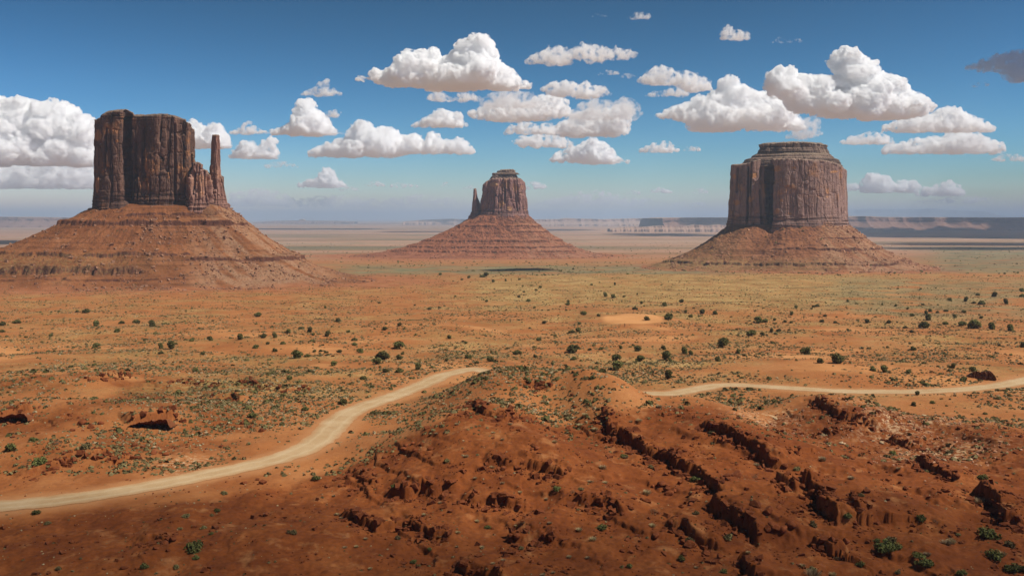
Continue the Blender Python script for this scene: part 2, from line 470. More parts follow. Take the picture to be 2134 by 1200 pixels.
# ------------------------------------------------------------------ buttes: shapes shared by geometry and placement
def resample_closed(P, n):
    P = np.asarray(P, float)
    # Catmull-Rom through the points, closed
    m = len(P); out = []
    for i in range(m):
        p0, p1, p2, p3 = P[(i - 1) % m], P[i], P[(i + 1) % m], P[(i + 2) % m]
        t = np.linspace(0, 1, 40, endpoint=False)[:, None]
        out.append(0.5 * (2 * p1 + (p2 - p0) * t + (2 * p0 - 5 * p1 + 4 * p2 - p3) * t ** 2 + (3 * p1 - p0 - 3 * p2 + p3) * t ** 3) * 0.6 + 0.4 * (p1 + (p2 - p1) * t))
    Q = np.concatenate(out)
    d = np.concatenate([[0], np.cumsum(np.linalg.norm(np.diff(np.vstack([Q, Q[:1]]), axis=0), axis=1))])
    s = np.linspace(0, d[-1], n, endpoint=False); Q2 = np.vstack([Q, Q[:1]])
    return np.stack([np.interp(s, d, Q2[:, 0]), np.interp(s, d, Q2[:, 1])], 1), s, d[-1]

def blocks2(x, y, seed):
    """2-D cells: a random value per cell and the distance to the nearest cell edge"""
    xi = np.floor(x).astype(np.int64); yi = np.floor(y).astype(np.int64)
    f1 = np.full(x.shape, 9.0); f2 = np.full(x.shape, 9.0); val = np.zeros(x.shape)
    for dx in (-1, 0, 1):
        for dy in (-1, 0, 1):
            cx_, cy_ = xi + dx, yi + dy
            h = _PERM[(_PERM[(cx_ + seed * 13) & 4095] + cy_) & 4095]
            px_ = cx_ + 0.15 + 0.7 * (h & 63) / 63.0; py_ = cy_ + 0.15 + 0.7 * ((h >> 6) & 63) / 63.0
            d = np.maximum(np.abs(x - px_), np.abs(y - py_)) * 0.75 + 0.25 * np.hypot(x - px_, y - py_)
            v = ((h * 7919) & 1023) / 1023.0
            n1 = d < f1
            f2 = np.where(n1, f1, np.minimum(f2, d)); val = np.where(n1, v, val); f1 = np.where(n1, d, f1)
    return val, f2 - f1

class Butte:
    """a butte at forward distance D; plan points are given as (photo x, depth in photo px)"""
    def __init__(s, D, cx, base_y, Rl, Rr, Rf, Rb, foot, power=1.75, seed=0, ledges=()):
        s.D, s.cx, s.k = D, cx, D / F_PX
        s.X0 = (cx - CX) * s.k; s.base_y = base_y; s.seed = seed
        s.foot, s.plen = resample_closed([((x - CX) / F_PX * (D + d * s.k), D + d * s.k) for x, d in foot], 480)[0], None
        s.c = s.foot.mean(0)
        a = np.arctan2(s.foot[:, 1] - s.c[1], s.foot[:, 0] - s.c[0]); r = np.linalg.norm(s.foot - s.c, axis=1)
        o = np.argsort(a); s.fa, s.fr = a[o], r[o]
        s.R = [q * s.k for q in (Rr, Rb, Rl, Rf)]          # reach of the talus to +x, +y, -x, -y
        s.power = power; s.ledges = ledges
        s.ztop = (HY - base_y) * s.k                        # height of the foot of the cliff, seen at distance D
    def polar(s, X, Y):
        dx, dy = X - s.c[0], Y - s.c[1]
        phi = np.arctan2(dy, dx); rr = np.hypot(dx, dy)
        r0 = np.interp(phi, np.concatenate([s.fa - 2 * np.pi, s.fa, s.fa + 2 * np.pi]), np.tile(s.fr, 3))
        c, n = np.cos(phi), np.sin(phi)
        R = (s.R[0] * np.clip(c, 0, 1) ** 2 + s.R[2] * np.clip(-c, 0, 1) ** 2 + s.R[1] * np.clip(n, 0, 1) ** 2 + s.R[3] * np.clip(-n, 0, 1) ** 2)
        return phi, rr - r0, R
    def extra(s, X, Y):
        """height of the talus above the plain"""
        phi, rho, R = s.polar(X, Y)
        sd = s.seed
        R = R * (1 + 0.10 * fbm2(np.cos(phi) * 3 + 9, np.sin(phi) * 3 + 4, 3, sd + 5))
        t = np.clip(rho / R, -0.35, 1)
        g = np.where(t > 0, np.clip(1 - t, 0, 1) ** s.power, 1 - t * 0.5)
        top = s.ztop - prof(Y) * 1.0
        zref = s.ztop - prof(np.full_like(Y, s.D))
        A = g * zref
        env = sstep(0.0, 0.10, g) * (1 - sstep(0.93, 1.0, g))
        # gullies running down the slope, rubble lumps
        arc = phi * (s.fr.mean() + 0.5 * R)
        gul = fbm2(arc / (16 * s.k / 0.56), rho / (75 * s.k / 0.56), 3, sd + 11)
        A = A + env * (2.0 * gul * s.k / 0.56 + (1.6 * fbm2(X / 19, Y / 19, 3, sd + 12) + 1.5 * fbm2(X / 6, Y / 6, 4, sd + 13, gain=0.65)) * s.k / 0.56)
        # resistant beds standing out as little cliffs
        for (zk, step, wdt, p0, p1, fl) in s.ledges:
            zz = zk * zref
            wob = 1.3 * fbm2(arc / 40, arc * 0 + zk * 31, 3, sd + 17) + fl * np.abs(perlin2(arc / (2.6 * s.k / 0.56), rho / 40, sd + 19)) * 2.0 + 0.5 * fbm2(arc / 6, rho / 30, 2, sd + 23)
            pm = sstep(p0 - 0.15, p0 + 0.1, phi) * (1 - sstep(p1 - 0.1, p1 + 0.15, phi)) if p0 is not None else 1.0
            pm = pm * sstep(-0.45, 0.2, fbm2(arc / 40, arc * 0 + zk * 57, 3, sd + 29) + 0.12)
            A = A + env * pm * step * (sstep(0, wdt, A + wob * s.k / 0.56 - zz) - sstep(0, zref * 0.10, A - zz)) 
        return np.where(t >= 1, 0, A), t, g
    def surf(s, X, Y):
        return height(X, Y) + s.extra(X, Y)[0]

BW = Butte(1150, 310, 433, 470, 305, 300, 330, seed=100,
           foot=[(192, 0), (200, -52), (262, -66), (340, -62), (400, -62), (445, -60), (474, -22), (478, 20), (440, 62), (330, 92), (220, 86), (190, 50)],
           ledges=[(0.155, 9.0, 2.2, -3.3, -1.35, 0.9), (0.37, 3.2, 1.0, -3.3, -0.95, 0.2), (0.30, 4.0, 1.0, -0.95, 0.6, 0.2), (0.76, 4.6, 1.2, -3.3, -0.2, 0.25), (0.885, 2.0, 0.6, -1.8, -0.6, 0.1),
                   (0.085, 1.6, 0.6, -3.3, -1.0, 0.1), (0.05, 1.4, 0.6, -3.3, -1.0, 0.1)])
BE = Butte(2300, 1050, 449, 275, 178, 172, 190, power=2.1, seed=200,
           foot=[(988, 0), (1000, -38), (1030, -52), (1075, -52), (1098, -30), (1102, 10), (1080, 48), (1030, 52), (995, 30)],
           ledges=[(0.36, 3.0, 1.2, None, 0, 0.1), (0.22, 2.6, 1.2, None, 0, 0.1), (0.58, 2.6, 1.0, -1.2, 1.5, 0.1), (0.13, 2.4, 1.0, None, 0, 0.1), (0.72, 2.4, 1.0, None, 0, 0.1)])
BM = Butte(1600, 1642, 470, 190, 184, 190, 220, seed=300,
           foot=[(1516, 0), (1524, -50), (1570, -84), (1610, -80), (1640, -104), (1700, -112), (1748, -84), (1770, -20), (1762, 60), (1690, 108), (1600, 104), (1532, 66)],
           ledges=[(0.44, 3.4, 1.2, -2.0, 0.2, 0.2), (0.13, 3.2, 1.0, -3.3, 0.3, 0.15), (0.03, 1.6, 0.6, -2.6, -1.6, 0.1), (0.7, 1.5, 0.7, -1.3, 0.4, 0.1)])
BUTTES = (BW, BE, BM)

def surface(X, Y):
    """ground including the taluses"""
    h = height(X, Y)
    for b in BUTTES: h = np.maximum(h, h + b.extra(X, Y)[0])
    return h
def at_any(pts): return march(pts, surface)

# ------------------------------------------------------------------ materials of the ground
def ground_material(name, talus=False):
    t = NT(name)
    P = t.pos()
    n_big = t.noise(0.012, detail=4); n_mid = t.noise(0.06, detail=5, rough=0.6); n_fin = t.noise(0.9, detail=4, rough=0.65)
    n_spk = t.noise(0.55, detail=2, rough=0.7); n_spk2 = t.noise(1.7, detail=2, rough=0.6)
    n_far = t.noise(0.0011, detail=5, rough=0.6, stretch=(0.45, 1.6, 1))
    soil = t.ramp(n_mid, [(0.30, (0.30, 0.105, 0.032)), (0.5, (0.385, 0.150, 0.048)), (0.72, (0.45, 0.205, 0.076))])
    soil = t.mix(t.remap(n_fin, 0.35, 0.7, 0, 0.55), soil, (0.31, 0.105, 0.034))
    # dark red ledge rock in front
    red = t.ramp(t.noise(0.10, detail=6, rough=0.65), [(0.28, (0.140, 0.036, 0.0095)), (0.5, (0.215, 0.060, 0.0150)), (0.68, (0.27, 0.085, 0.023)), (0.82, (0.38, 0.165, 0.058))])
    red = t.mix(t.remap(n_fin, 0.40, 0.72, 0, 0.6), red, (0.09, 0.025, 0.009))
    red = t.mix(t.remap(t.noise(0.21, detail=5, rough=0.65), 0.57, 0.72, 0, 0.65), red, (0.40, 0.18, 0.068))
    c = t.mix(t.attr('rock'), soil, red)
    # pale broken slabs
    c = t.mix(t.math('MULTIPLY', t.attr('pale'), t.remap(t.noise(0.75, detail=3, rough=0.7), 0.50, 0.62)), c, (0.55, 0.36, 0.20))
    # dry grass and low scrub, thinner where the sand is bare
    gr = t.ramp(t.noise(0.03, detail=3), [(0.3, (0.20, 0.145, 0.048)), (0.5, (0.37, 0.255, 0.090)), (0.7, (0.49, 0.355, 0.14))])
    cov = t.math('MULTIPLY', t.attr('grass'), t.remap(n_spk, 0.38, 0.56))
    c = t.mix(cov, c, gr)
    dk = t.math('MULTIPLY', t.attr('scrub'), t.remap(n_spk2, 0.56, 0.66))
    c = t.mix(dk, c, (0.085, 0.072, 0.028))
    # smooth blown sand
    c = t.mix(t.attr('sand'), c, t.ramp(n_mid, [(0.3, (0.52, 0.235, 0.082)), (0.7, (0.60, 0.29, 0.11))]))
    # road shoulders
    c = t.mix(t.attr('dust'), c, (0.45, 0.21, 0.085))
    # the valley floor: bands of green flats, pink and tan clay
    farc = t.ramp(n_far, [(0.30, (0.15, 0.130, 0.075)), (0.42, (0.27, 0.17, 0.095)), (0.50, (0.40, 0.21, 0.125)), (0.60, (0.42, 0.26, 0.17)), (0.70, (0.24, 0.185, 0.11))])
    farc = t.mix(t.remap(t.noise(0.03, detail=3, rough=0.7), 0.45, 0.7, 0, 0.4), farc, (0.15, 0.13, 0.06))
    c = t.mix(t.attr('far'), c, farc)
    c = t.mix(t.attr('talred'), c, t.ramp(n_mid, [(0.3, (0.26, 0.088, 0.036)), (0.5, (0.33, 0.125, 0.052)), (0.7, (0.40, 0.17, 0.076))]))
    c = t.mix(t.attr('green'), c, t.ramp(t.noise(0.02, detail=4, rough=0.7), [(0.35, (0.10, 0.10, 0.050)), (0.6, (0.24, 0.20, 0.10))]))
    h = t.math('ADD', t.math('MULTIPLY', n_fin, 0.35), t.math('MULTIPLY', t.noise(3.1, detail=3, rough=0.7), 0.14))
    nb = t.bump(h, 0.55, 0.55)
    return t.surf(c, 0.97, nb, 0.1)

def talus_material(name, hue):
    """hue: (dark, mid, pale) base colours of the slope"""
    t = NT(name)
    n1 = t.noise(0.035, detail=6, rough=0.62); n2 = t.noise(0.5, detail=4, rough=0.7); n3 = t.noise(1.4, detail=3, rough=0.7)
    c = t.ramp(n1, [(0.30, hue[0]), (0.5, hue[1]), (0.70, hue[2])])
    strata = t.noise(0.22, detail=3, rough=0.6, stretch=(0.05, 0.05, 1.6))
    c = t.mix(t.remap(strata, 0.48, 0.64, 0, 0.75), c, tuple(0.62 * v for v in hue[0]))
    c = t.mix(t.math('MULTIPLY', t.attr('scree'), t.remap(n2, 0.35, 0.6)), c, hue[3])
    c = t.mix(t.remap(n2, 0.52, 0.70, 0, 0.55), c, tuple(0.55 * v for v in hue[0]))
    c = t.mix(t.remap(n3, 0.62, 0.75, 0, 0.6), c, hue[3])
    c = t.mix(t.attr('cliff'), c, t.ramp(n2, [(0.35, (0.085, 0.034, 0.022)), (0.7, (0.17, 0.07, 0.04))]))
    gr = t.math('MULTIPLY', t.attr('grass'), t.remap(t.noise(0.45, detail=2, rough=0.7), 0.44, 0.58))
    c = t.mix(gr, c, (0.30, 0.215, 0.085))
    c = t.mix(t.attr('foot'), c, t.ramp(t.noise(0.06, detail=5, rough=0.6), [(0.3, (0.26, 0.088, 0.036)), (0.5, (0.33, 0.125, 0.052)), (0.7, (0.40, 0.17, 0.076))]))
    nb = t.bump(t.math('ADD', n2, t.math('MULTIPLY', n3, 0.5)), 0.7, 1.2)
    return t.surf(c, 0.97, nb, 0.1)

M_GROUND = ground_material('desert_ground')

# ------------------------------------------------------------------ the ground sheet
def build_ground():
    rows = [-60, -30, -5, 15, 35, 55, 72, 86, 98, 108]
    y = 114.0
    while y < 160000:
        rows.append(y); y += max(0.22 if y < 300 else 0.3, 0.42 * y * y / 52000.0)
        if y > 6000: y += 0.03 * y
    Yr = np.array(rows)
    tc = np.concatenate([np.linspace(-1.3, -0.57, 90, endpoint=False), np.linspace(-0.57, 0.57, 1420), np.linspace(0.57, 1.3, 91)[1:]])
    X = tc[None, :] * (np.maximum(Yr, 0)[:, None] + 25 + 60 * (Yr[:, None] < 100)); Y = np.repeat(Yr[:, None], len(tc), 1)
    Z = np.zeros_like(X); A = {k: np.zeros_like(X) for k in ('rock', 'grass', 'scrub', 'sand', 'dust', 'far', 'green', 'pale', 'talred', 'road')}
    step = 120
    for r0 in range(0, len(Yr), step):
        sl = slice(r0, r0 + step); x, yv = X[sl], Y[sl]
        h, d = height(x, yv, True); Z[sl] = h
        px = x / np.maximum(yv, 1) * F_PX + CX
        A['rock'][sl] = np.maximum(d['rk'] * sstep(-0.75, -0.25, fbm2(x / 14, yv / 14, 3, 131) + 0.25 * d['rk']), 0.85 * d['lf'])
        patch = fbm2(x / 70, yv / 45, 4, 141); patch2 = fbm2(x / 24, yv / 18, 3, 145)
        midb = sstep(250, 330, yv) * (1 - sstep(1500, 2400, yv))
        g = midb * np.clip(0.16 + 1.25 * patch + 0.5 * patch2 + (0.20 * sstep(420, 620, yv) + 0.75 * sstep(600, 850, yv) * (1 - sstep(1150, 1400, yv))) * sstep(900, 1080, px) * (1 - 0.6 * sstep(1750, 1950, px)), 0, 1)
        dome = np.exp(-(((px - 1320) / 92) ** 2 + ((yv - 575) / 52) ** 2) * 1.4)
        sand = sstep(0.42, 0.6, dome + 0.08 * patch2)
        bare = sstep(0.10, 0.45, -patch + 0.3 * patch2) * midb * (1 - sstep(480, 700, yv))
        A['sand'][sl] = np.maximum(sand, 0.65 * bare)
        A['grass'][sl] = g * (1 - sand)
        A['scrub'][sl] = sstep(200, 300, yv) * (1 - sstep(2200, 4000, yv)) * np.clip(0.5 + 0.9 * patch + 0.7 * patch2, 0, 1) * (1 - sand) * (1 - 0.7 * bare)
        A['dust'][sl] = (1 - sstep(ROAD_W - 0.5, ROAD_W + 4.5, d['D'] + 2.2 * fbm2(x / 6, yv / 6, 3, 151))) * 0.75
        A['road'][sl] = d['D'] + 1.0 * fbm2(x / 5, yv / 5, 4, 153)
        A['far'][sl] = sstep(1500, 3000, yv + 500 * patch)
        gb = sstep(0.1, 0.4, fbm2(x / 420, yv / 260, 3, 161) + 0.0) * sstep(1250, 1500, yv) * (1 - sstep(5200, 7000, yv))
        gr2 = sstep(1880, 1990, px) * sstep(1330, 1450, yv) * (1 - sstep(3000, 3600, yv))
        gr3 = sstep(1250, 1380, yv) * (1 - sstep(1550, 1850, yv)) * (1 - sstep(1480, 1620, px)) * sstep(640, 760, px)
        A['green'][sl] = np.clip(np.maximum(gb * 0.6, np.maximum(gr2, gr3)), 0, 1) * np.clip(0.75 + patch, 0, 1)
        A['green'][sl] = np.maximum(A['green'][sl], 0.55 * sstep(1640, 1800, px) * sstep(560, 680, yv) * (1 - sstep(1000, 1300, yv)) * sstep(-0.35, 0.15, patch + 0.4 * patch2))
        p1 = np.exp(-(((px - 1900) / 120) ** 2 + ((yv - 236) / 14) ** 2)); p2 = np.exp(-(((px - 1960) / 110) ** 2 + ((yv - 214) / 8) ** 2)); p3 = np.exp(-(((px - 1600) / 70) ** 2 + ((yv - 238) / 9) ** 2))
        p4 = np.exp(-(((px - 390) / 60) ** 2 + ((yv - 212) / 12) ** 2))
        A['pale'][sl] = np.clip(1.3 * np.maximum(np.maximum(p1, p2), np.maximum(p3, p4)) * (0.6 + 1.2 * patch2), 0, 1)
        tr = np.zeros_like(x)
        for b in BUTTES:
            phi, rho, R = b.polar(x, yv)
            tr = np.maximum(tr, 1 - sstep(0.98, (1.75 if b is BW else 1.45), rho / R + 0.30 * patch2 + 0.25 * patch))
        tr = np.maximum(tr, 0.9 * sstep(0.0, 0.3, np.exp(-(((px - 850) / 190) ** 2 + ((yv - 2150) / 260) ** 2)) - 0.35))
        A['talred'][sl] = tr
    V = np.stack([X, Y, Z], -1).reshape(-1, 3)
    F = grid_faces(len(Yr), len(tc))
    road_d = A.pop('road').ravel()
    o = mesh_obj('ground', V, F, M_GROUND, attrs={k: v.ravel() for k, v in A.items()})
    tag(o, 'orange desert floor of sand, dry grass and dark red rock ledges', 'ground', kind='structure')
    # the road: the same bed, a hand's breadth of graded gravel on top
    inside = (road_d[F] < ROAD_W).all(1)
    Fr = F[inside]
    used, inv = np.unique(Fr.ravel(), return_inverse=True)
    Vr = V[used].copy(); Vr[:, 2] += 0.06
    ro = mesh_obj('road', Vr, inv.reshape(-1, 4), road_material(), attrs={'edge': road_d[used] / ROAD_W})
    tag(ro, 'pale dirt road winding across the desert floor', 'road', kind='structure')

def road_material():
    t = NT('dirt_road')
    n = t.noise(0.12, detail=5, rough=0.6); f = t.noise(1.1, detail=4, rough=0.7)
    c = t.ramp(n, [(0.3, (0.40, 0.245, 0.115)), (0.5, (0.47, 0.315, 0.165)), (0.7, (0.53, 0.375, 0.215))])
    e = t.attr('edge')
    # two worn wheel lines, pinker shoulders
    w = t.math('ABSOLUTE', t.math('SUBTRACT', e, 0.42))
    c = t.mix(t.remap(w, 0.0, 0.16, 0.45, 0.0), c, (0.57, 0.43, 0.265))
    c = t.mix(t.remap(e, 0.62, 1.0, 0.0, 0.75), c, (0.45, 0.21, 0.085))
    c = t.mix(t.remap(f, 0.5, 0.75, 0, 0.3), c, (0.42, 0.24, 0.12))
    return t.surf(c, 0.97, t.bump(f, 0.4, 0.3), 0.1)

build_ground()

# ------------------------------------------------------------------ rock materials of the cliffs
def cliff_material(name, dark, mid, warm, light, streak=1.0, bed=0.10):
    t = NT(name)
    v = t.noise(0.16, detail=6, rough=0.62, stretch=(1, 1, 0.13))      # vertical varnish
    v2 = t.noise(0.45, detail=5, rough=0.65, stretch=(1, 1, 0.06))
    b = t.noise(0.035, detail=4, rough=0.6); f = t.noise(0.9, detail=5, rough=0.7)
    c = t.ramp(v, [(0.30, dark), (0.5, mid), (0.72, light)])
    c = t.mix(t.remap(b, 0.56, 0.70, 0, 0.85), c, warm)
    c = t.mix(t.remap(v2, 0.52, 0.66, 0, 0.75 * streak), c, tuple(0.6 * q for q in dark))
    bd = t.noise(0.55, detail=3, rough=0.6, stretch=(0.03, 0.03, 1))
    c = t.mix(t.math('MULTIPLY', t.attr('bedded'), t.remap(bd, 0.45, 0.6, 0, 0.9)), c, tuple(0.5 * q for q in dark))
    c = t.mix(t.math('MULTIPLY', t.attr('topping'), t.remap(f, 0.3, 0.6, 0.2, 1.0)), c, (0.34, 0.25, 0.17))
    c = t.mix(t.math('MULTIPLY', t.attr('scar'), t.remap(f, 0.25, 0.55, 0.3, 1.0)), c, warm)
    c = t.mix(t.remap(f, 0.55, 0.78, 0, 0.4), c, light)
    h = t.math('ADD', t.math('MULTIPLY', v2, 0.9), t.math('ADD', f, t.math('MULTIPLY', bd, 0.5)))
    return t.surf(c, 0.95, t.bump(h, 0.7, 1.3), 0.12)

M_CLW = cliff_material('varnished_sandstone', (0.085, 0.048, 0.036), (0.145, 0.078, 0.054), (0.46, 0.20, 0.075), (0.235, 0.125, 0.085))
M_CLB = cliff_material('pink_sandstone', (0.19, 0.095, 0.068), (0.30, 0.155, 0.115), (0.50, 0.26, 0.15), (0.42, 0.24, 0.18), 0.7)
M_CLM = cliff_material('banded_sandstone', (0.19, 0.112, 0.088), (0.31, 0.185, 0.148), (0.50, 0.23, 0.088), (0.42, 0.265, 0.21), 0.7)
M_CLE = cliff_material('rosy_sandstone', (0.18, 0.092, 0.074), (0.29, 0.155, 0.128), (0.50, 0.27, 0.12), (0.40, 0.225, 0.185), 0.8)
M_CAP = cliff_material('grey_caprock', (0.130, 0.080, 0.058), (0.225, 0.148, 0.108), (0.38, 0.27, 0.18), (0.33, 0.235, 0.175), 0.5)

def tower(b, name, plan, base_y, top, mat, parent, seed, cracks=(), col_w=(5, 13), colamp=1.0, flare=0.03, nz=230, nu=1500,
          topn=1.0, bed_lo=0.16, bed_hi=0.10, shift=None, sink=14.0, rim=1.5, undercut=0.0, scars=(), minz=None, capin=0.22, topping=0.6, front_only_cracks=True, rib=None, blk=1.0, blk_amp=0.8):
    """a rock tower of butte b. plan: (photo x, depth px); base_y: photo y of the foot; top: [(photo x, photo y)...] skyline;
    shift: [(photo y, centre shift px, width scale)] for leaning or tapering pieces"""
    k = b.k; rng = np.random.default_rng(seed)
    P, s, L = resample_closed([((x - CX) / F_PX * (b.D + d * k), b.D + d * k) for x, d in plan], nu)
    # outward normal
    T = np.roll(P, -3, 0) - np.roll(P, 3, 0); T /= np.linalg.norm(T, axis=1, keepdims=True)
    N = np.stack([T[:, 1], -T[:, 0]], 1)
    cen = P.mean(0)
    if (((P - cen) * N).sum(1)).mean() < 0: N = -N
    tp = np.array(top, float)
    z0 = (HY - base_y) * k - sink
    pxs = P[:, 0] / P[:, 1] * F_PX + CX; kz = np.minimum(P[:, 1], b.D) / F_PX
    ztop = (HY - np.interp(pxs, tp[:, 0], tp[:, 1])) * kz
    ztop = ztop + topn * k / 0.56 * (0.9 * perlin2(P[:, 0] / 6, P[:, 1] / 6, seed) + 0.5 * perlin2(P[:, 0] / 2.2, P[:, 1] / 2.2, seed + 1))
    v = np.linspace(0, 1, nz)
    Z = z0 + v[:, None] * (ztop - z0)[None, :]
    S = np.repeat(s[None, :], nz, 0)
    zb = (HY - base_y) * k; Ht = ztop.max() - zb
    vv = (Z - zb) / Ht
    X = np.repeat(P[None, :, 0], nz, 0); Y = np.repeat(P[None, :, 1], nz, 0)
    u = k / 0.56
    # pillars: cells along the wall, edges wander with height
    warp = u * (2.0 * perlin2(S / (30 * u), Z / (26 * u), seed + 3) + 0.9 * perlin2(S / (9 * u), Z / (8 * u), seed + 4))
    Sw = np.mod(S + warp * (np.sin(np.pi * S / L) ** 0.2), L)
    bnd = [0.0]
    while bnd[-1] < L: bnd.append(bnd[-1] + rng.uniform(*col_w) * u)
    bnd = np.array(bnd[:-1] + [L]); nc = len(bnd) - 1
    ci = np.clip(np.searchsorted(bnd, Sw, 'right') - 1, 0, nc - 1)
    w = (bnd[ci + 1] - bnd[ci]); tt = (Sw - bnd[ci]) / np.maximum(w, 1e-6) * 2 - 1
    off = rng.normal(0, 1.5, nc) * u * colamp
    brk = rng.uniform(0.25, 0.95, nc); stp = np.abs(rng.normal(0, 1.6, nc)) * u * colamp
    brk2 = rng.uniform(0.1, 0.6, nc); stp2 = np.abs(rng.normal(0, 1.1, nc)) * u * colamp
    bn = 0.04 * perlin2(S / (5 * u), Z * 0 + 3, seed + 8)
    disp = off[ci] - stp[ci] * sstep(brk[ci] + bn - 0.012, brk[ci] + bn + 0.012, vv) - stp2[ci] * sstep(brk2[ci] + bn - 0.015, brk2[ci] + bn + 0.015, vv)
    disp = disp + colamp * 0.085 * w * (1 - np.abs(tt) ** 4)
    ribm = 1.0 if rib is None else np.interp(pxs, [r_[0] for r_ in rib], [r_[1] for r_ in rib])[None, :]
    disp = disp * ribm
    dp = rng.uniform(0.4, 2.8, nc + 1) * u * colamp
    dist_l = (Sw - bnd[ci]); dist_r = (bnd[ci + 1] - Sw)
    cw = 0.55 * u
    disp = disp - ribm * (dp[ci] * np.exp(-(dist_l / cw) ** 2) + dp[ci + 1] * np.exp(-(dist_r / cw) ** 2))
    # slabs that broke away along joints
    sx = (S + 1.5 * u * perlin2(Z / (14 * u), S / (20 * u), seed + 12))
    for (bw_, bh_, am, sd_) in ((8.0, 26.0, 2.3, 1), (4.0, 10.0, 1.1, 2), (2.2, 4.0, 0.5, 3)):
        val, ed = blocks2(sx / (bw_ * u * blk), Z / (bh_ * u * blk), seed + sd_)
        disp = disp + u * am * blk_amp * (val - 0.6) - u * am * 0.45 * blk_amp * np.exp(-(ed / 0.07) ** 2)
    # the big crevices seen in the face
    facing = N[:, 1] < 0.25
    for (x0, y0, x1, y1, wd, dep) in cracks:
        yy = HY - Z / kz[None, :]
        fx = np.interp(yy, [min(y0, y1), max(y0, y1)], [x0 if y0 < y1 else x1, x1 if y0 < y1 else x0])
        fx = fx + 0.9 * perlin2(Z / (7 * u), Z * 0, seed + int(x0) % 50)
        mk = sstep(min(y0, y1) - 7, min(y0, y1) + 5, yy) * (1 - sstep(max(y0, y1) - 4, max(y0, y1) + 8, yy))
        disp = disp - facing[None, :] * mk * dep * 2.2 * k * np.exp(-(np.abs(pxs[None, :] - fx) / wd) ** 4)
    # rough rock
    disp = disp + u * (1.1 * fbm3(X / (13 * u), Y / (13 * u), Z / (22 * u), 3, seed + 6) + 0.55 * fbm3(X / (3.2 * u), Y / (3.2 * u), Z / (5 * u), 3, seed + 7)) * (0.5 + 0.5 * colamp)
    # bedding at the foot and under the rim
    lo = 1 - sstep(bed_lo * 0.75, bed_lo, vv); hi = sstep(1 - bed_hi, 1 - bed_hi * 0.8, vv)
    bed = np.maximum(lo, hi)
    lay = perlin2(Z / (2.3 * u), S / (60 * u), seed + 9) + 0.5 * perlin2(Z / (0.9 * u), S / (30 * u), seed + 10)
    disp = disp * (1 - 0.45 * lo) + bed * lay * 0.95 * u + lo * 1.6 * u * (1 - vv / max(bed_lo, 1e-3))
    if undercut: disp = disp - undercut * u * np.exp(-((vv - 0.35) / 0.25) ** 2)
    # flare at the foot, rounded rim
    disp = disp + flare * Ht * np.clip(1 - vv, 0, 1.2) ** 3
    dr = np.clip((ztop[None, :] - Z) / (rim * u), 0, 1); disp = disp - rim * u * 0.8 * (1 - np.sqrt(1 - (1 - dr) ** 2))
    X = X + N[None, :, 0] * disp; Y = Y + N[None, :, 1] * disp
    if shift is not None:
        sh = np.array(shift, float); yy = HY - Z / kz.mean()
        o = np.argsort(sh[:, 0]); cxs = np.interp(yy, sh[o, 0], sh[o, 1]) * k; sc = np.interp(yy, sh[o, 0], sh[o, 2])
        X = cen[0] + (X - cen[0]) * sc + cxs; Y = cen[1] + (Y - cen[1]) * sc
    # top: rings closing to the middle
    rings = 26
    tx, ty = X[-1], Y[-1]; cxm, cym = tx.mean(), ty.mean()
    RX, RY, RZ = [], [], []
    for i in range(1, rings + 1):
        f = (1 - i / rings)
        rx, ry = cxm + (tx - cxm) * f, cym + (ty - cym) * f
        if shift is None:
            zz = (HY - np.interp(rx / ry * F_PX + CX, tp[:, 0], tp[:, 1])) * np.minimum(ry, b.D) / F_PX
        else:
            zz = np.full_like(rx, ztop.mean())
        zz = zz + topn * u * (0.9 * perlin2(rx / 6, ry / 6, seed) + 0.5 * perlin2(rx / 2.2, ry / 2.2, seed + 1)) + capin * u * (1 - f)
        wgt = min(1.0, i / 4.0)
        zz = Z[-1] * (1 - wgt) + zz * wgt
        if shift is not None: zz = Z[-1] * 0.5 + zz * 0.5
        RX.append(rx); RY.append(ry); RZ.append(zz)
    V = np.concatenate([np.stack([X, Y, Z], -1).reshape(-1, 3), np.stack([np.array(RX), np.array(RY), np.array(RZ)], -1).reshape(-1, 3)])
    F = grid_faces(nz + rings, nu, wrap=True)
    scar = np.zeros((nz + rings, nu))
    yy = HY - Z / Y * F_PX; xx = X / Y * F_PX + CX
    for (sx, sy, rx, ry, st) in scars:
        e = np.exp(-(((xx - sx) / rx) ** 2 + ((yy - sy) / ry) ** 2)) * st + 0.18 * fbm2(xx / 4, yy / 5, 2, seed + 41)
        scar[:nz] = np.maximum(scar[:nz], facing[None, :] * sstep(0.38, 0.6, e))
    bedA = np.zeros((nz + rings, nu)); bedA[:nz] = bed
    topA = np.zeros((nz + rings, nu)); topA[nz:] = topping; topA[:nz] = topping * (1 - sstep(0, 2.5 * u, ztop[None, :] - Z))
    o = mesh_obj(name, V, F, mat, None, attrs={'scar': scar, 'bedded': bedA, 'topping': topA})
    if parent is not None: o.parent = parent; o.matrix_parent_inverse = Matrix.Translation(-Vector(parent.location))
    return o

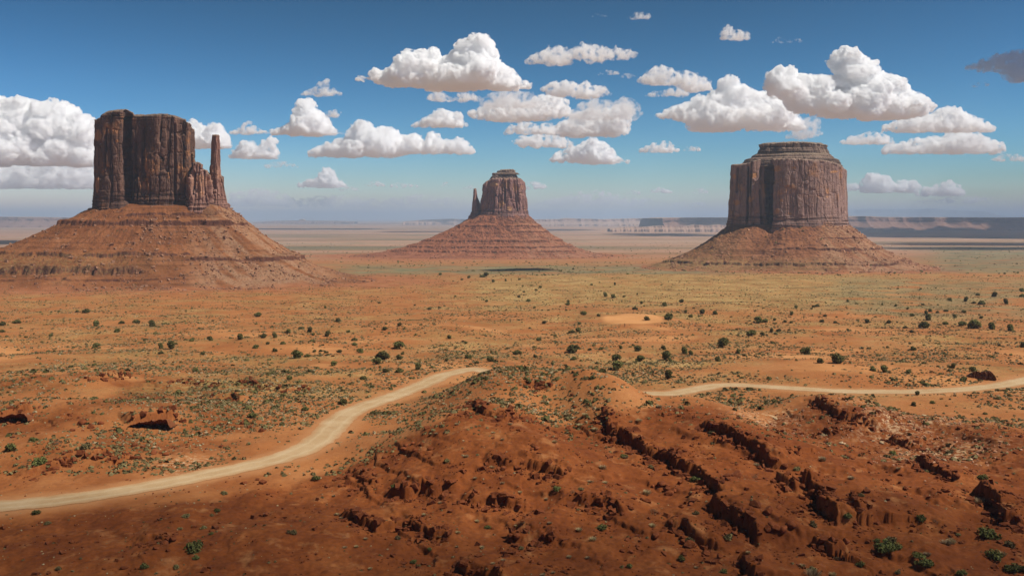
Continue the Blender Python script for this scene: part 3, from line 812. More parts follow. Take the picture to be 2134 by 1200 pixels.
def talus(b, parent, mat, scree_fn, seed, grass_fn=None):
    nphi, nr = 1100, 300
    # more columns on the side seen from the viewpoint
    ph = np.linspace(-np.pi, np.pi, nphi, endpoint=False); ph = ph + 0.45 * np.cos(ph) * 0.9
    ph = np.mod(ph + np.pi, 2 * np.pi) - np.pi; ph = np.sort(ph)
    tt = np.concatenate([np.linspace(-0.14, 0, 8, endpoint=False), np.linspace(0, 1.10, nr - 8)])
    PH, TT = np.meshgrid(ph, tt)
    r0 = np.interp(PH, np.concatenate([b.fa - 2 * np.pi, b.fa, b.fa + 2 * np.pi]), np.tile(b.fr, 3))
    c, n = np.cos(PH), np.sin(PH)
    R = (b.R[0] * np.clip(c, 0, 1) ** 2 + b.R[2] * np.clip(-c, 0, 1) ** 2 + b.R[1] * np.clip(n, 0, 1) ** 2 + b.R[3] * np.clip(-n, 0, 1) ** 2)
    X = b.c[0] + np.cos(PH) * (r0 + TT * R); Y = b.c[1] + np.sin(PH) * (r0 + TT * R)
    A, t, g = b.extra(X, Y)
    h = height(X, Y)
    Z = h + A + np.where(TT > 0.9, -1.5 * sstep(0.97, 1.1, TT) , 0.0)
    Z = Z - 0.8 * sstep(0.0, 1.0, -A + 0.6)
    dA = np.zeros_like(A); dA[1:-1] = (A[:-2] - A[2:]) / (np.maximum((TT[2:] - TT[:-2]) * R[1:-1], 1e-3))
    cl = sstep(0.85, 1.3, dA)
    px = X / Y * F_PX + CX; py = HY - Z / Y * F_PX
    scree = scree_fn(px, py) * sstep(-0.3, 0.2, fbm2(PH * 14, TT * 2.0, 3, seed + 3) + 0.1)
    foot = sstep(0.80, 1.0, t + 0.15 * fbm2(X / 30, Y / 30, 3, seed + 5))
    gr = grass_fn(px, py, t) if grass_fn else np.zeros_like(X)
    V = np.stack([X, Y, Z], -1).reshape(-1, 3)
    o = mesh_obj('talus_slope', V, grid_faces(len(tt), nphi, wrap=True), mat, attrs={'cliff': cl, 'scree': np.clip(scree, 0, 1), 'foot': foot, 'grass': gr})
    o.parent = parent; o.matrix_parent_inverse = Matrix.Translation(-Vector(parent.location))
    return o

def butte_root(name, b, label):
    z = float(height(np.array([b.c[0]]), np.array([b.c[1]]))[0])
    r = empty(name, (float(b.c[0]), float(b.c[1]), z)); tag(r, label, 'butte'); 
    bpy.context.view_layer.update()
    return r

# west: a broad dark block with a shoulder and one thin spire
W = butte_root('butte', BW, 'broad dark brown butte at left with a thin rock spire rising on its right shoulder')
tower(BW, 'cliff', [(201, 0), (205, -44), (218, -56), (250, -60), (262, -46), (272, -36), (300, -44), (330, -52), (362, -48), (374, -40), (390, -40), (402, -14), (402, 40), (340, 86), (236, 82), (201, 50)],
      432, [(190, 252), (203, 250), (212, 238), (232, 231), (262, 229), (272, 233), (277, 240), (300, 240), (345, 238), (372, 244), (388, 252), (398, 258), (404, 268)], M_CLW, W, 101,
      cracks=[(222, 270, 218, 345, 2.6, 9), (262, 250, 263, 415, 4.2, 22), (268, 240, 270, 420, 3.0, 15), (279, 300, 277, 415, 2.2, 12), (295, 270, 296, 372, 2.6, 14), (284, 350, 287, 410, 1.6, 8), (312, 372, 313, 415, 1.6, 10),
              (366, 262, 366, 430, 2.8, 13), (381, 300, 382, 345, 1.4, 8), (333, 268, 331, 292, 2.2, 6), (236, 345, 235, 400, 1.4, 7), (329, 324, 338, 331, 2.2, 7), (388, 368, 388, 405, 2.0, 10)],
      scars=[(204, 282, 9, 15, 0.9), (244, 294, 5, 4, 0.9), (203, 385, 6, 22, 0.8), (303, 332, 4, 30, 0.85), (304, 374, 6, 4, 1.0), (226, 345, 10, 10, 0.55), (215, 360, 8, 14, 0.5), (352, 365, 8, 16, 0.5)], flare=0.012, bed_hi=0.14, col_w=(7, 20), colamp=0.75)
tower(BW, 'shoulder', [(380, 0), (386, -40), (396, -58), (420, -64), (434, -58), (441, -40), (442, 20), (420, 44), (384, 30)], 436,
      [(380, 352), (388, 366), (395, 358), (402, 352), (403, 340), (412, 338), (419, 342), (421, 352), (432, 356), (440, 366)], M_CLB, W, 111,
      cracks=[(404, 360, 404, 402, 1.8, 8), (434, 360, 437, 428, 2.0, 10), (391, 366, 390, 410, 1.8, 9), (398, 398, 396, 430, 1.5, 7)], scars=[(416, 370, 9, 10, 0.9), (419, 402, 9, 10, 0.8)], nu=900, nz=160, col_w=(3, 8), flare=0.03, topn=0.8)
tower(BW, 'thumb_spire', [(436, -6), (439, -22), (448, -30), (457, -24), (461, -6), (458, 10), (448, 18), (439, 10)], 438,
      [(430, 281), (470, 281)], M_CLB, W, 121, shift=[(281, 0.5, 0.66), (287, 0.8, 0.74), (296, 0.6, 0.84), (306, 1.0, 0.84), (325, 0.6, 0.92), (352, 0.4, 1.0), (370, 1.5, 1.14), (400, 3.0, 1.32), (425, 5.0, 1.52), (440, 7, 1.62)],
      nu=600, nz=220, col_w=(2.5, 6), colamp=0.45, flare=0.0, topn=0.3, bed_hi=0.04, rim=0.8, blk=0.5, blk_amp=0.35)
tower(BW, 'shoulder_pinnacle', [(396, 0), (399, -22), (404, -24), (409, -8), (408, 14), (399, 16)], 432, [(380, 318), (400, 318), (404, 330), (412, 342)], M_CLW, W, 131, nu=400, nz=120, col_w=(3, 6), colamp=0.5)
tower(BW, 'shoulder_foot', [(455, 10), (458, -26), (470, -24), (476, -6), (474, 16), (464, 22)], 440, [(450, 374), (459, 366), (464, 372), (468, 396), (473, 418), (478, 436)], M_CLB, W, 141, nu=500, nz=120, col_w=(2.5, 6), colamp=0.6)
HW = ((0.185, 0.064, 0.023), (0.25, 0.092, 0.034), (0.31, 0.130, 0.055), (0.42, 0.25, 0.145))
def scree_w(px, py):
    return np.clip(sstep(380, 470, px + 0.15 * (py - 470)) * (1 - sstep(640, 760, px)) * 0.9, 0, 1)
def grass_w(px, py, t):
    return np.clip((1 - sstep(150, 420, px)) * sstep(520, 535, py) * (1 - sstep(565, 580, py)) * 0.35, 0, 1)
talus(BW, W, talus_material('red_brown_scree', HW), scree_w, 150, grass_w)

# middle: a rosy plug with a small finger at its left and two slabs on top
E = butte_root('butte', BE, 'distant rosy butte in the middle with a small finger of rock at its left side')
tower(BE, 'cliff', [(1003, 0), (1008, -34), (1030, -48), (1060, -50), (1086, -42), (1096, -14), (1096, 16), (1076, 44), (1034, 46), (1008, 28)], 447,
      [(1000, 384), (1012, 374), (1020, 371), (1060, 370), (1088, 371), (1097, 378)], M_CLE, E, 201, nu=1100, nz=150, col_w=(3.5, 8), colamp=0.55,
      cracks=[(1030, 400, 1028, 445, 1.6, 4), (1051, 380, 1052, 420, 2.4, 4), (1075, 380, 1078, 440, 1.4, 4)], scars=[(1030, 385, 12, 7, 0.8), (1045, 425, 8, 10, 0.8), (1062, 435, 10, 7, 0.7)], flare=0.02, bed_hi=0.06, rim=3.0,
      shift=[(371, 1.0, 0.90), (385, 1.0, 0.93), (410, 0.4, 0.98), (447, 0, 1.0)])
tower(BE, 'finger', [(984, 0), (986, -12), (992, -16), (999, -10), (1001, 2), (996, 12), (988, 12)], 447, [(980, 393), (1004, 393)], M_CLE, E, 211, nu=320, nz=120, col_w=(2, 4), colamp=0.3, flare=0,
      shift=[(393, -2.8, 0.34), (400, -2.6, 0.46), (412, -2.0, 0.56), (419, -1.0, 0.78), (432, 0, 1.05), (447, 1.5, 1.3)], topn=0.2, bed_hi=0.02, rim=0.6, blk=0.5, blk_amp=0.35)
tower(BE, 'caprock', [(1024, 0), (1028, -20), (1050, -26), (1072, -20), (1077, 0), (1070, 22), (1048, 26), (1030, 18)], 371, [(1020, 361), (1080, 360)], M_CAP, E, 221, nu=500, nz=60, col_w=(2.5, 6), colamp=0.4, sink=6, flare=0, bed_lo=0.6, undercut=0.8, topn=0.6)
tower(BE, 'caprock', [(1037, 0), (1042, -16), (1058, -20), (1072, -14), (1075, 2), (1066, 18), (1044, 16)], 361, [(1030, 357), (1046, 354), (1070, 353), (1080, 357)], M_CAP, E, 231, nu=420, nz=50, col_w=(2.5, 6), colamp=0.4, sink=3, flare=0, undercut=0.4, topn=0.6)
HE = ((0.225, 0.078, 0.038), (0.305, 0.115, 0.058), (0.36, 0.150, 0.080), (0.43, 0.25, 0.155))
talus(BE, E, talus_material('rosy_scree', HE), lambda px, py: sstep(1040, 1120, px) * 0.5, 250)

# right: the massive drum with a stepped crown
Mr = butte_root('butte', BM, 'massive drum-shaped butte at right with a stepped grey crown of caprock')
tower(BM, 'cliff', [(1520, 6), (1526, -44), (1548, -64), (1568, -72), (1590, -66), (1604, -62), (1612, -92), (1640, -104), (1700, -110), (1744, -82), (1764, -20), (1758, 56), (1690, 102), (1600, 98), (1534, 62)],
      470, [(1520, 344), (1527, 343), (1545, 342), (1556, 340), (1575, 334), (1600, 332), (1650, 331), (1720, 334), (1746, 341), (1758, 348), (1766, 356)], M_CLM, Mr, 301, nu=1900, nz=240, colamp=0.75, col_w=(5, 15),
      cracks=[(1536, 352, 1534, 395, 2.2, 8), (1530, 420, 1529, 465, 1.6, 8), (1558, 350, 1557, 460, 2.2, 12), (1584, 400, 1585, 468, 2.6, 15), (1604, 345, 1606, 472, 4.6, 26), (1598, 370, 1600, 460, 2.0, 10), (1566, 360, 1563, 400, 1.6, 8), (1590, 350, 1584, 380, 1.5, 7)],
      scars=[(1531, 368, 5, 8, 0.8), (1535, 422, 10, 8, 0.8), (1570, 366, 12, 8, 0.8), (1564, 415, 9, 10, 0.7), (1592, 395, 6, 26, 0.7), (1620, 352, 10, 8, 0.9), (1620, 440, 6, 9, 0.8), (1655, 350, 9, 5, 0.6), (1629, 418, 6, 5, 0.7), (1645, 445, 7, 6, 0.6), (1724, 400, 8, 26, 0.55), (1738, 358, 12, 4, 0.7)], flare=0.02, bed_hi=0.07, rib=[(1500, 1.0), (1600, 1.0), (1625, 0.25), (1770, 0.2)], blk=1.35, blk_amp=0.6)
tower(BM, 'upper_bench', [(1552, 0), (1560, -46), (1600, -66), (1640, -84), (1700, -86), (1736, -60), (1748, -8), (1738, 48), (1680, 84), (1600, 80), (1560, 44)], 342,
      [(1545, 318), (1760, 318)], M_CAP, Mr, 311, nu=1300, nz=110, colamp=0.3, col_w=(6, 16), sink=6, flare=0, bed_lo=1.4, topn=0.5, shift=[(317, 2, 0.73), (325, 1, 0.85), (329, 1, 0.88), (331, 0.5, 0.95), (337, 0, 1.0), (345, 0, 1.03)], topping=0.8)
tower(BM, 'caprock', [(1580, 0), (1588, -40), (1620, -56), (1660, -62), (1706, -54), (1724, -18), (1722, 30), (1690, 58), (1620, 58), (1588, 34)], 318,
      [(1575, 303), (1590, 299), (1620, 298), (1650, 296), (1680, 297), (1715, 299), (1730, 304)], M_CAP, Mr, 321, nu=1200, nz=70, colamp=0.6, col_w=(4, 10), sink=5, flare=-0.03, bed_lo=0.5, undercut=1.6, topn=0.9, topping=0.8)
HM = ((0.20, 0.076, 0.031), (0.275, 0.110, 0.048), (0.34, 0.150, 0.074), (0.44, 0.27, 0.155))
def grass_m(px, py, t):
    return np.clip(sstep(530, 550, py) * 0.5 * (1 - sstep(1700, 1800, px)) + 0.35 * (1 - sstep(1480, 1600, px)), 0, 0.8)
talus(BM, Mr, talus_material('tawny_scree', HM), lambda px, py: sstep(1690, 1740, px) * 0.8, 350, grass_m)

# ------------------------------------------------------------------ far mesas and mountains
def mesa(name, label, D, xs, tops, base_y, mat, depth, seed, cliff=0.45, cat='mesa', kind=None, rough=1.0, n=900, bay=1.0):
    """a long table of rock across the view at forward distance D: skyline tops[(photo x, photo y)]"""
    k = D / F_PX
    x = np.linspace(xs[0], xs[1], n); tp = np.array(tops, float)
    zt = (HY - np.interp(x, tp[:, 0], tp[:, 1])) * k; zb = (HY - base_y) * k
    X = (x - CX) * k
    Hh = np.maximum(zt - zb, 1.0); hm = Hh.mean()
    sc = hm * 2.2
    bays = hm * bay * (1.7 * fbm2(X / (sc * 2.2), X * 0 + seed, 3, seed) + 0.7 * np.abs(perlin2(X / (sc * 0.7), X * 0 + seed, seed + 2)))
    prof_ = [(0.0, -2.6, -0.10), (0.04, -2.3, 0), (0.10, -1.75, 0), (0.22, -1.15, 0), (0.36, -0.7, 0), (1 - cliff, -0.32, 0), (1 - cliff + 0.03, -0.18, 0), (0.80, -0.14, 0), (0.82, -0.06, 0), (0.93, -0.04, 0), (1.0, 0.0, 0), (1.0, 0.8, 0), (1.0, depth, 0), (0.0, depth + 2, -0.1)]
    R = []
    fine = []
    for a, b_, c in prof_: fine.append((a, b_, c))
    pf = np.array(fine); sN = np.linspace(0, len(pf) - 1, 60)
    fa = np.interp(sN, np.arange(len(pf)), pf[:, 0]); fb = np.interp(sN, np.arange(len(pf)), pf[:, 1]); fc = np.interp(sN, np.arange(len(pf)), pf[:, 2])
    Xg = np.repeat(X[None], 60, 0); Fa = np.repeat(fa[:, None], n, 1)
    gul = hm * rough * (0.25 * fbm2(Xg / (hm * 0.8), Fa * 2.0, 3, seed + 5) * np.minimum(1, (1 - Fa) * 3 + 0.25))
    Yg = D + fb[:, None] * hm + bays[None] * np.where(fb[:, None] < depth * 0.5, 1, 0.0) + gul
    Zg = zb + (fa + fc)[:, None] * Hh[None] + hm * 0.035 * rough * fbm2(Xg / (hm * 0.5), Yg / (hm * 0.5), 3, seed + 7) * (Fa > 0.02)
    Zg[0] = np.minimum(Zg[0], -119); Zg[-1] = np.minimum(Zg[-1], -119)
    V = np.stack([Xg, Yg, Zg], -1).reshape(-1, 3)
    o = mesh_obj(name, V, grid_faces(60, n), mat, attrs={'hgt': Fa})
    tag(o, label, cat if kind is None else None, kind=kind)
    return o

def mesa_material(name, slope, wall, rim, sc=0.01):
    t = NT(name)
    n1 = t.noise(sc, detail=6, rough=0.65, stretch=(1, 1, 3)); n2 = t.noise(sc * 6, detail=4, rough=0.7)
    c = t.ramp(n1, [(0.3, tuple(0.8 * v for v in slope)), (0.6, slope), (0.75, tuple(min(1, 1.2 * v) for v in slope))])
    c = t.mix(t.remap(t.attr('hgt'), 0.5, 0.62), c, wall)
    c = t.mix(t.remap(t.attr('hgt'), 0.93, 0.99), c, rim)
    c = t.mix(t.remap(n2, 0.5, 0.7, 0, 0.5), c, tuple(0.6 * v for v in wall))
    return t.surf(c, 1.0, None, 0.0)
M_MESA = mesa_material('pale_mesa_rock', (0.42, 0.27, 0.19), (0.36, 0.22, 0.16), (0.46, 0.34, 0.25))
M_MESAR = mesa_material('red_mesa_rock', (0.26, 0.145, 0.10), (0.20, 0.108, 0.075), (0.34, 0.235, 0.165))
M_MOUNT = mesa_material('far_mountain_rock', (0.16, 0.14, 0.11), (0.16, 0.14, 0.11), (0.16, 0.14, 0.11), 0.002)
mesa('mesa', 'long dark flat-topped mesa behind the right butte', 9500, (1380, 2420), [(1380, 455), (1400, 453.5), (1500, 453.5), (1760, 452), (1800, 450.5), (1850, 452.5), (1990, 453), (2120, 454), (2420, 452)], 477, M_MESAR, 14, 401, bay=1.6)
mesa('mesa', 'low pale mesa with a dark rim between the middle and right buttes', 14500, (1085, 1560), [(1085, 459), (1110, 457.5), (1170, 456.5), (1180, 454.5), (1200, 455.5), (1260, 457), (1330, 455), (1400, 454), (1560, 454)], 467, M_MESA, 10, 411)
mesa('mesa', 'small pale hummocky bench below the dark mesa', 8200, (1270, 1560), [(1270, 476.9), (1310, 472.5), (1340, 473), (1380, 470), (1430, 472.5), (1450, 468), (1480, 470), (1500, 468), (1530, 471), (1560, 476.9)], 477, M_MESA, 6, 421, cliff=0.2, rough=0.5)
mesa('mesa', 'faint low mesa on the horizon left of the middle butte', 17000, (840, 1010), [(840, 462), (870, 459), (900, 457.5), (940, 456), (960, 457), (1010, 456)], 464, M_MESA, 8, 431)
mesa('mesa', 'faint bluish low ridge far away right of the left butte', 21000, (530, 740), [(530, 464), (560, 461), (600, 460), (622, 459.5), (624, 457), (630, 456.5), (634, 460), (700, 460.5), (740, 462)], 464, M_MESAR, 8, 441)
mesa('mesa', 'long lilac mesa on the horizon at the far left', 12500, (-320, 330), [(-320, 452), (0, 452), (60, 453), (140, 453.5), (330, 455)], 470, M_MESAR, 12, 451, bay=1.3)
mesa('mountains', 'blue mountains on the horizon at right', 46000, (1690, 2100), [(1690, 452), (1720, 441), (1770, 437.5), (1830, 436.5), (1880, 436), (1945, 435.5), (1990, 438.5), (2055, 441), (2075, 446), (2100, 452)], 456, M_MOUNT, 8, 461, kind='structure', rough=0.6)

# ------------------------------------------------------------------ the air
def build_haze():
    t = NT('haze_air')
    v = t.n('ShaderNodeVolumePrincipled'); v.inputs['Color'].default_value = (0.56, 0.76, 1.0, 1)
    v.inputs['Density'].default_value = HAZE_DENSITY; v.inputs['Anisotropy'].default_value = 0.15
    t.l(v.outputs[0], t.out.inputs['Volume'])
    x0, x1, y0, y1, z0, z1 = -215000, 215000, -2000, 172000, -140, 520
    V = [(x, y, z) for x in (x0, x1) for y in (y0, y1) for z in (z0, z1)]
    F = np.array([(0, 1, 3, 2), (4, 6, 7, 5), (0, 4, 5, 1), (2, 3, 7, 6), (0, 2, 6, 4), (1, 5, 7, 3)])
    o = mesh_obj('haze', V, F, t.m, smooth=False); tag(o, 'thin bluish haze over the far valley', kind='stuff')
    o.visible_shadow = True
build_haze()

# ------------------------------------------------------------------ clouds
_bm = bmesh.new(); bmesh.ops.create_icosphere(_bm, subdivisions=2, radius=1.0)
_bm.verts.ensure_lookup_table()
ICO_V = np.array([v.co[:] for v in _bm.verts]); ICO_F = np.array([[v.index for v in f.verts] for f in _bm.faces]); _bm.free()

def cloud_material(name, dens, k=None, cover=0.5, col=0.9997):
    """k: metres per photo pixel at the cloud; gives torn, uneven vapour"""
    t = NT(name)
    v = t.n('ShaderNodeVolumePrincipled'); v.inputs['Color'].default_value = (col, col, min(1, col + 0.0001), 1)
    v.inputs['Anisotropy'].default_value = 0.0; v.inputs['Density'].default_value = dens
    if k:
        n = t.noise(1.0 / (13.0 * k), detail=6, rough=0.62)
        d = t.math('MULTIPLY', t.remap(n, cover - 0.07, cover + 0.07, 0.0, 1.0), dens)
        t.l(d, v.inputs['Density'])
        t.m.cycles.volume_step_rate = STEP
    t.l(v.outputs[0], t.out.inputs['Volume'])
    return t.m
STEP, CDENS, CCOV = 0.12, 0.050, 0.53
CLOUD_M = {}
CLOUD_ALT = 2600.0
def cloud(label, base_y, top, dens=1.0, seed=1, D=None, thick=0.75, alt=CLOUD_ALT, base=None, lumps=1.0, soft=1.0, shade_tint=None):
    """top: skyline [(photo x, photo y)]; base: optional under-edge; the base lies at one height"""
    if D is None: D = min(alt / ((HY - base_y) / F_PX), 62000.0)
    k = D / F_PX; rng = np.random.default_rng(seed)
    tp = np.array(top, float); x0, x1 = tp[0, 0], tp[-1, 0]
    bs = np.array(base, float) if base else np.array([(x0, base_y), (x1, base_y)], float)
    W = x1 - x0
    C = []; R = []
    hmax = (np.interp(tp[:, 0], bs[:, 0], bs[:, 1]) - tp[:, 1]).max()
    n = int(np.clip(W * hmax / 22, 30, 900))
    tries = 0
    while len(C) < n and tries < n * 30:
        tries += 1
        x = rng.uniform(x0, x1); yt = np.interp(x, tp[:, 0], tp[:, 1]); yb = np.interp(x, bs[:, 0], bs[:, 1])
        h = yb - yt
        if h < 1.0: continue
        edge = rng.random() < 0.55
        r = np.clip(h * rng.uniform(0.13, 0.40), 1.6, 15 * lumps) * (0.75 if edge else 1.25)
        y = yt + r * rng.uniform(0.85, 1.25) if edge else rng.uniform(yt + r, max(yb - r * 0.4, yt + r + 0.1))
        # stay inside the skyline on both sides
        if any(y - r * 0.8 < np.interp(x + q * r, tp[:, 0], tp[:, 1], left=yb, right=yb) - 0.6 for q in (-0.8, 0.8)): 
            r *= 0.55; y = max(y, yt + r)
        dmax = thick * (h * 0.55 + 0.10 * min(W, 120))
        rel = (y - yt) / h
        z = rng.normal(0, 0.40) * dmax * (0.5 + 0.7 * rel)
        C.append((x, z, y)); R.append(r)
    C = np.array(C); R = np.array(R)
    cen = np.stack([(C[:, 0] - CX) * k, D + C[:, 1] * k, (HY - C[:, 2]) * k], -1)
    sq = np.array([1.15, 1.15, 0.88])
    V = (cen[:, None, :] + ICO_V[None] * sq * (R * k)[:, None, None])
    # flat under-side
    xb_ = V[..., 0] / k; yb = np.interp(xb_ + CX, bs[:, 0], bs[:, 1]) + min(1, hmax / 30) * (3.2 * perlin2(xb_ / 22, V[..., 1] / k / 22, seed) - 0.6); zb = (HY - yb) * k
    V[..., 2] = np.where(V[..., 2] < zb, zb + (V[..., 2] - zb) * 0.18, V[..., 2])
    Fa = (ICO_F[None] + (np.arange(len(C)) * len(ICO_V))[:, None, None]).reshape(-1, 3)
    org = np.array([(0.5 * (x0 + x1) - CX) * k, D, (HY - base_y) * k])
    mat = cloud_material('cloud_vapour', CDENS * dens * (19.0 * 0.5 / k) ** 0.5, k, cover=CCOV - 0.025 * min(dens, 1.0))
    o = mesh_obj('cloud', V.reshape(-1, 3) - org, Fa, mat)
    md = o.modifiers.new('union', 'REMESH'); md.mode = 'VOXEL'; md.voxel_size = max(k * 1.35, W * k / 260); md.use_smooth_shade = True
    dg = bpy.context.evaluated_depsgraph_get()
    me = bpy.data.meshes.new_from_object(o.evaluated_get(dg))
    o.modifiers.clear(); old = o.data; o.data = me; bpy.data.meshes.remove(old)
    nv = len(me.vertices); co = np.empty(nv * 3, np.float32); me.vertices.foreach_get('co', co); co = co.reshape(-1, 3).astype(float)
    no = np.empty(nv * 3, np.float32); me.vertices.foreach_get('normal', no); no = no.reshape(-1, 3).astype(float)
    q = co / k
    zrel = q[:, 2]
    amp = soft * (0.35 + 0.65 * sstep(-1, 4, zrel))[:, None]
    b1 = 0.5 - np.abs(fbm3(q[:, 0] / 9, q[:, 1] / 9, q[:, 2] / 9, 2, seed)) * 1.6
    b2 = 0.5 - np.abs(perlin3(q[:, 0] / 3.6, q[:, 1] / 3.6, q[:, 2] / 3.6, seed + 9)) * 1.6
    b0 = 0.45 - np.abs(perlin3(q[:, 0] / 26, q[:, 1] / 26, q[:, 2] / 24, seed + 31)) * 1.7; big = min(1.0, hmax / 45)
    b3 = fbm3(q[:, 0] / 30, q[:, 1] / 30, q[:, 2] / 20, 2, seed + 3)
    b4 = 0.5 - np.abs(perlin3(q[:, 0] / 1.9, q[:, 1] / 1.9, q[:, 2] / 1.9, seed + 21)) * 1.6
    co = co + no * k * amp * (big * 8.0 * b0 + 6.0 * b1 + 3.0 * b2 + 1.2 * b4 - 1.5)[:, None] + no * k * (1.2 * b3)[:, None]
    me.vertices.foreach_set('co', co.astype(np.float32).ravel()); me.update()
    # weld the swollen lumps into one clean skin
    md = o.modifiers.new('union', 'REMESH'); md.mode = 'VOXEL'; md.voxel_size = max(k * 1.2, W * k / 300); md.use_smooth_shade = True
    dg = bpy.context.evaluated_depsgraph_get()
    me2 = bpy.data.meshes.new_from_object(o.evaluated_get(dg)); o.modifiers.clear(); o.data = me2; bpy.data.meshes.remove(me)
    o.location = org
    if shade_tint:
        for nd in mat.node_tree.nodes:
            if nd.type == 'PRINCIPLED_VOLUME': nd.inputs['Color'].default_value = (*shade_tint, 1)
    tag(o, label, 'cloud')
    return o

cloud('huge white cumulus behind the left butte, reaching the left edge of the sky', 345, [(-160, 250), (-60, 215), (-20, 205), (0, 198), (25, 206), (60, 203), (90, 216), (120, 207), (150, 216), (166, 238), (180, 236), (196, 244), (206, 262), (215, 290), (222, 330)], 0.9, 501, D=24000, lumps=1.3)
cloud('low flat grey-white cloud bank under the huge cumulus at left', 392, [(-160, 340), (0, 344), (40, 346), (70, 340), (110, 326), (140, 328), (170, 330), (200, 345), (215, 370)], 0.35, 502)
cloud('white cumulus between the left butte and its thumb spire', 308, [(375, 300), (380, 262), (392, 250), (402, 248), (418, 256), (430, 268), (446, 256), (456, 258), (466, 272), (474, 290), (478, 305)], 0.9, 503)
cloud('tall towering white cloud right of the thumb spire', 282, [(565, 272), (590, 266), (608, 250), (618, 226), (626, 208), (640, 204), (650, 206), (656, 224), (672, 236), (684, 246), (690, 262), (703, 274)], 0.9, 504)
cloud('grey-white flat puff left of the tall towering cloud', 280, [(474, 277), (495, 268), (510, 258), (524, 250), (532, 262), (545, 272), (566, 277)], 0.4, 505)
cloud('wisp of pale cloud at the right shoulder of the tall towering cloud', 245, [(670, 240), (680, 232), (692, 228), (702, 226), (712, 234), (711, 242)], 0.35, 506)
cloud('small hooked grey wisp high above the tall towering cloud', 200, [(628, 197), (645, 190), (660, 180), (672, 168), (682, 162), (684, 176), (696, 186), (712, 197)], 0.3, 507)
cloud('rounded white puff right beside the thumb spire', 330, [(480, 326), (490, 308), (505, 297), (522, 296), (540, 300), (555, 288), (568, 282), (584, 286), (588, 300), (580, 316), (572, 327)], 0.7, 508)
cloud('long flat cloud with two white humps left of the centre', 320, [(642, 317), (670, 304), (690, 294), (730, 286), (734, 262), (746, 250), (766, 249), (786, 268), (810, 262), (826, 270), (846, 286), (866, 278), (884, 290), (892, 300), (896, 278), (912, 276), (920, 296), (944, 288), (968, 290), (982, 300), (987, 314)], 0.75, 509, base=[(642, 327), (800, 327), (870, 318), (987, 322)])
cloud('grandest bright cumulus with a tall knob, high left of the middle', 182, [(742, 164), (765, 158), (784, 140), (794, 142), (800, 152), (830, 118), (846, 106), (870, 108), (890, 106), (900, 95), (912, 104), (922, 120), (946, 122), (952, 88), (966, 80), (984, 76), (996, 68), (1010, 74), (1028, 84), (1030, 110), (1024, 118), (1048, 130), (1066, 140), (1074, 158), (1100, 172), (1108, 178)], 1.1, 510, base=[(742, 168), (790, 170), (820, 181), (1000, 184), (1060, 188), (1108, 184)], lumps=1.25)
cloud('thin grey cloud strip below the grandest cumulus', 212, [(886, 206), (900, 192), (916, 186), (926, 196), (945, 204), (956, 194), (975, 188), (990, 196), (1006, 206)], 0.3, 511)
cloud('small white cumulus above and left of the middle butte', 265, [(858, 260), (880, 250), (900, 236), (914, 228), (932, 230), (948, 228), (960, 236), (960, 252), (974, 260)], 0.7, 512)
cloud('long grey cloud with ragged crest high right of the grandest cumulus', 132, [(1092, 130), (1110, 116), (1130, 110), (1144, 90), (1156, 98), (1176, 98), (1184, 116), (1190, 102), (1210, 92), (1240, 96), (1268, 102), (1292, 98), (1310, 104), (1328, 112)], 0.35, 513, base=[(1092, 134), (1190, 134), (1200, 124), (1290, 126), (1328, 116)])
cloud('small thin cloud scrap below the ragged grey cloud', 157, [(1246, 154), (1262, 147), (1280, 145), (1292, 150)], 0.3, 514)
cloud('flat oval grey-white cloud above the centre cluster', 204, [(1128, 184), (1150, 172), (1180, 168), (1200, 176), (1220, 168), (1240, 180), (1262, 184), (1274, 192)], 0.5, 515, base=[(1128, 188), (1160, 200), (1230, 206), (1274, 196)])
cloud('layered white cloud heap at the centre of the sky', 250, [(976, 234), (1000, 226), (1020, 218), (1036, 208), (1056, 204), (1078, 206), (1092, 218), (1108, 204), (1130, 200), (1160, 202), (1182, 208), (1184, 228)], 0.6, 516, base=[(976, 240), (1030, 252), (1110, 252), (1184, 240)])
cloud('lower left layer of the centre cloud heap, flat and white', 281, [(1050, 276), (1062, 262), (1090, 255), (1120, 258), (1150, 258), (1166, 270)], 0.5, 517)
cloud('right wing of the centre cloud heap with a raised tip', 284, [(1160, 262), (1190, 240), (1224, 226), (1244, 230), (1270, 226), (1300, 216), (1318, 210), (1326, 228), (1320, 242), (1308, 248), (1308, 270)], 0.55, 518, base=[(1160, 282), (1290, 284), (1308, 276)])
cloud('smooth flat white cloud just under the centre heap', 308, [(1070, 292), (1090, 284), (1120, 280), (1150, 282), (1176, 286), (1194, 298)], 0.6, 519)
cloud('bright white cumulus with a round dome right of the middle butte', 340, [(1146, 330), (1164, 318), (1184, 310), (1210, 304), (1220, 290), (1238, 286), (1246, 298), (1262, 294), (1276, 310), (1284, 328), (1316, 334)], 0.85, 520, base=[(1146, 336), (1210, 336), (1240, 342), (1316, 338)])
cloud('little flat cloud right of the dome cumulus', 318, [(1332, 314), (1350, 304), (1372, 296), (1392, 294), (1406, 302), (1414, 312)], 0.6, 521)
cloud('tiny flat cloud between the little flat cloud and the right butte', 316, [(1422, 312), (1440, 304), (1456, 306), (1464, 312)], 0.4, 522)
cloud('grey torn cloud high over the right of the centre', 175, [(1330, 168), (1346, 150), (1366, 136), (1390, 142), (1410, 152), (1432, 150), (1456, 160), (1480, 168), (1482, 180)], 0.4, 523, base=[(1330, 174), (1400, 176), (1440, 194), (1482, 190)])
cloud('thin trailing cloud below the grey torn cloud', 202, [(1342, 200), (1364, 190), (1392, 184), (1420, 180), (1436, 188)], 0.25, 524)
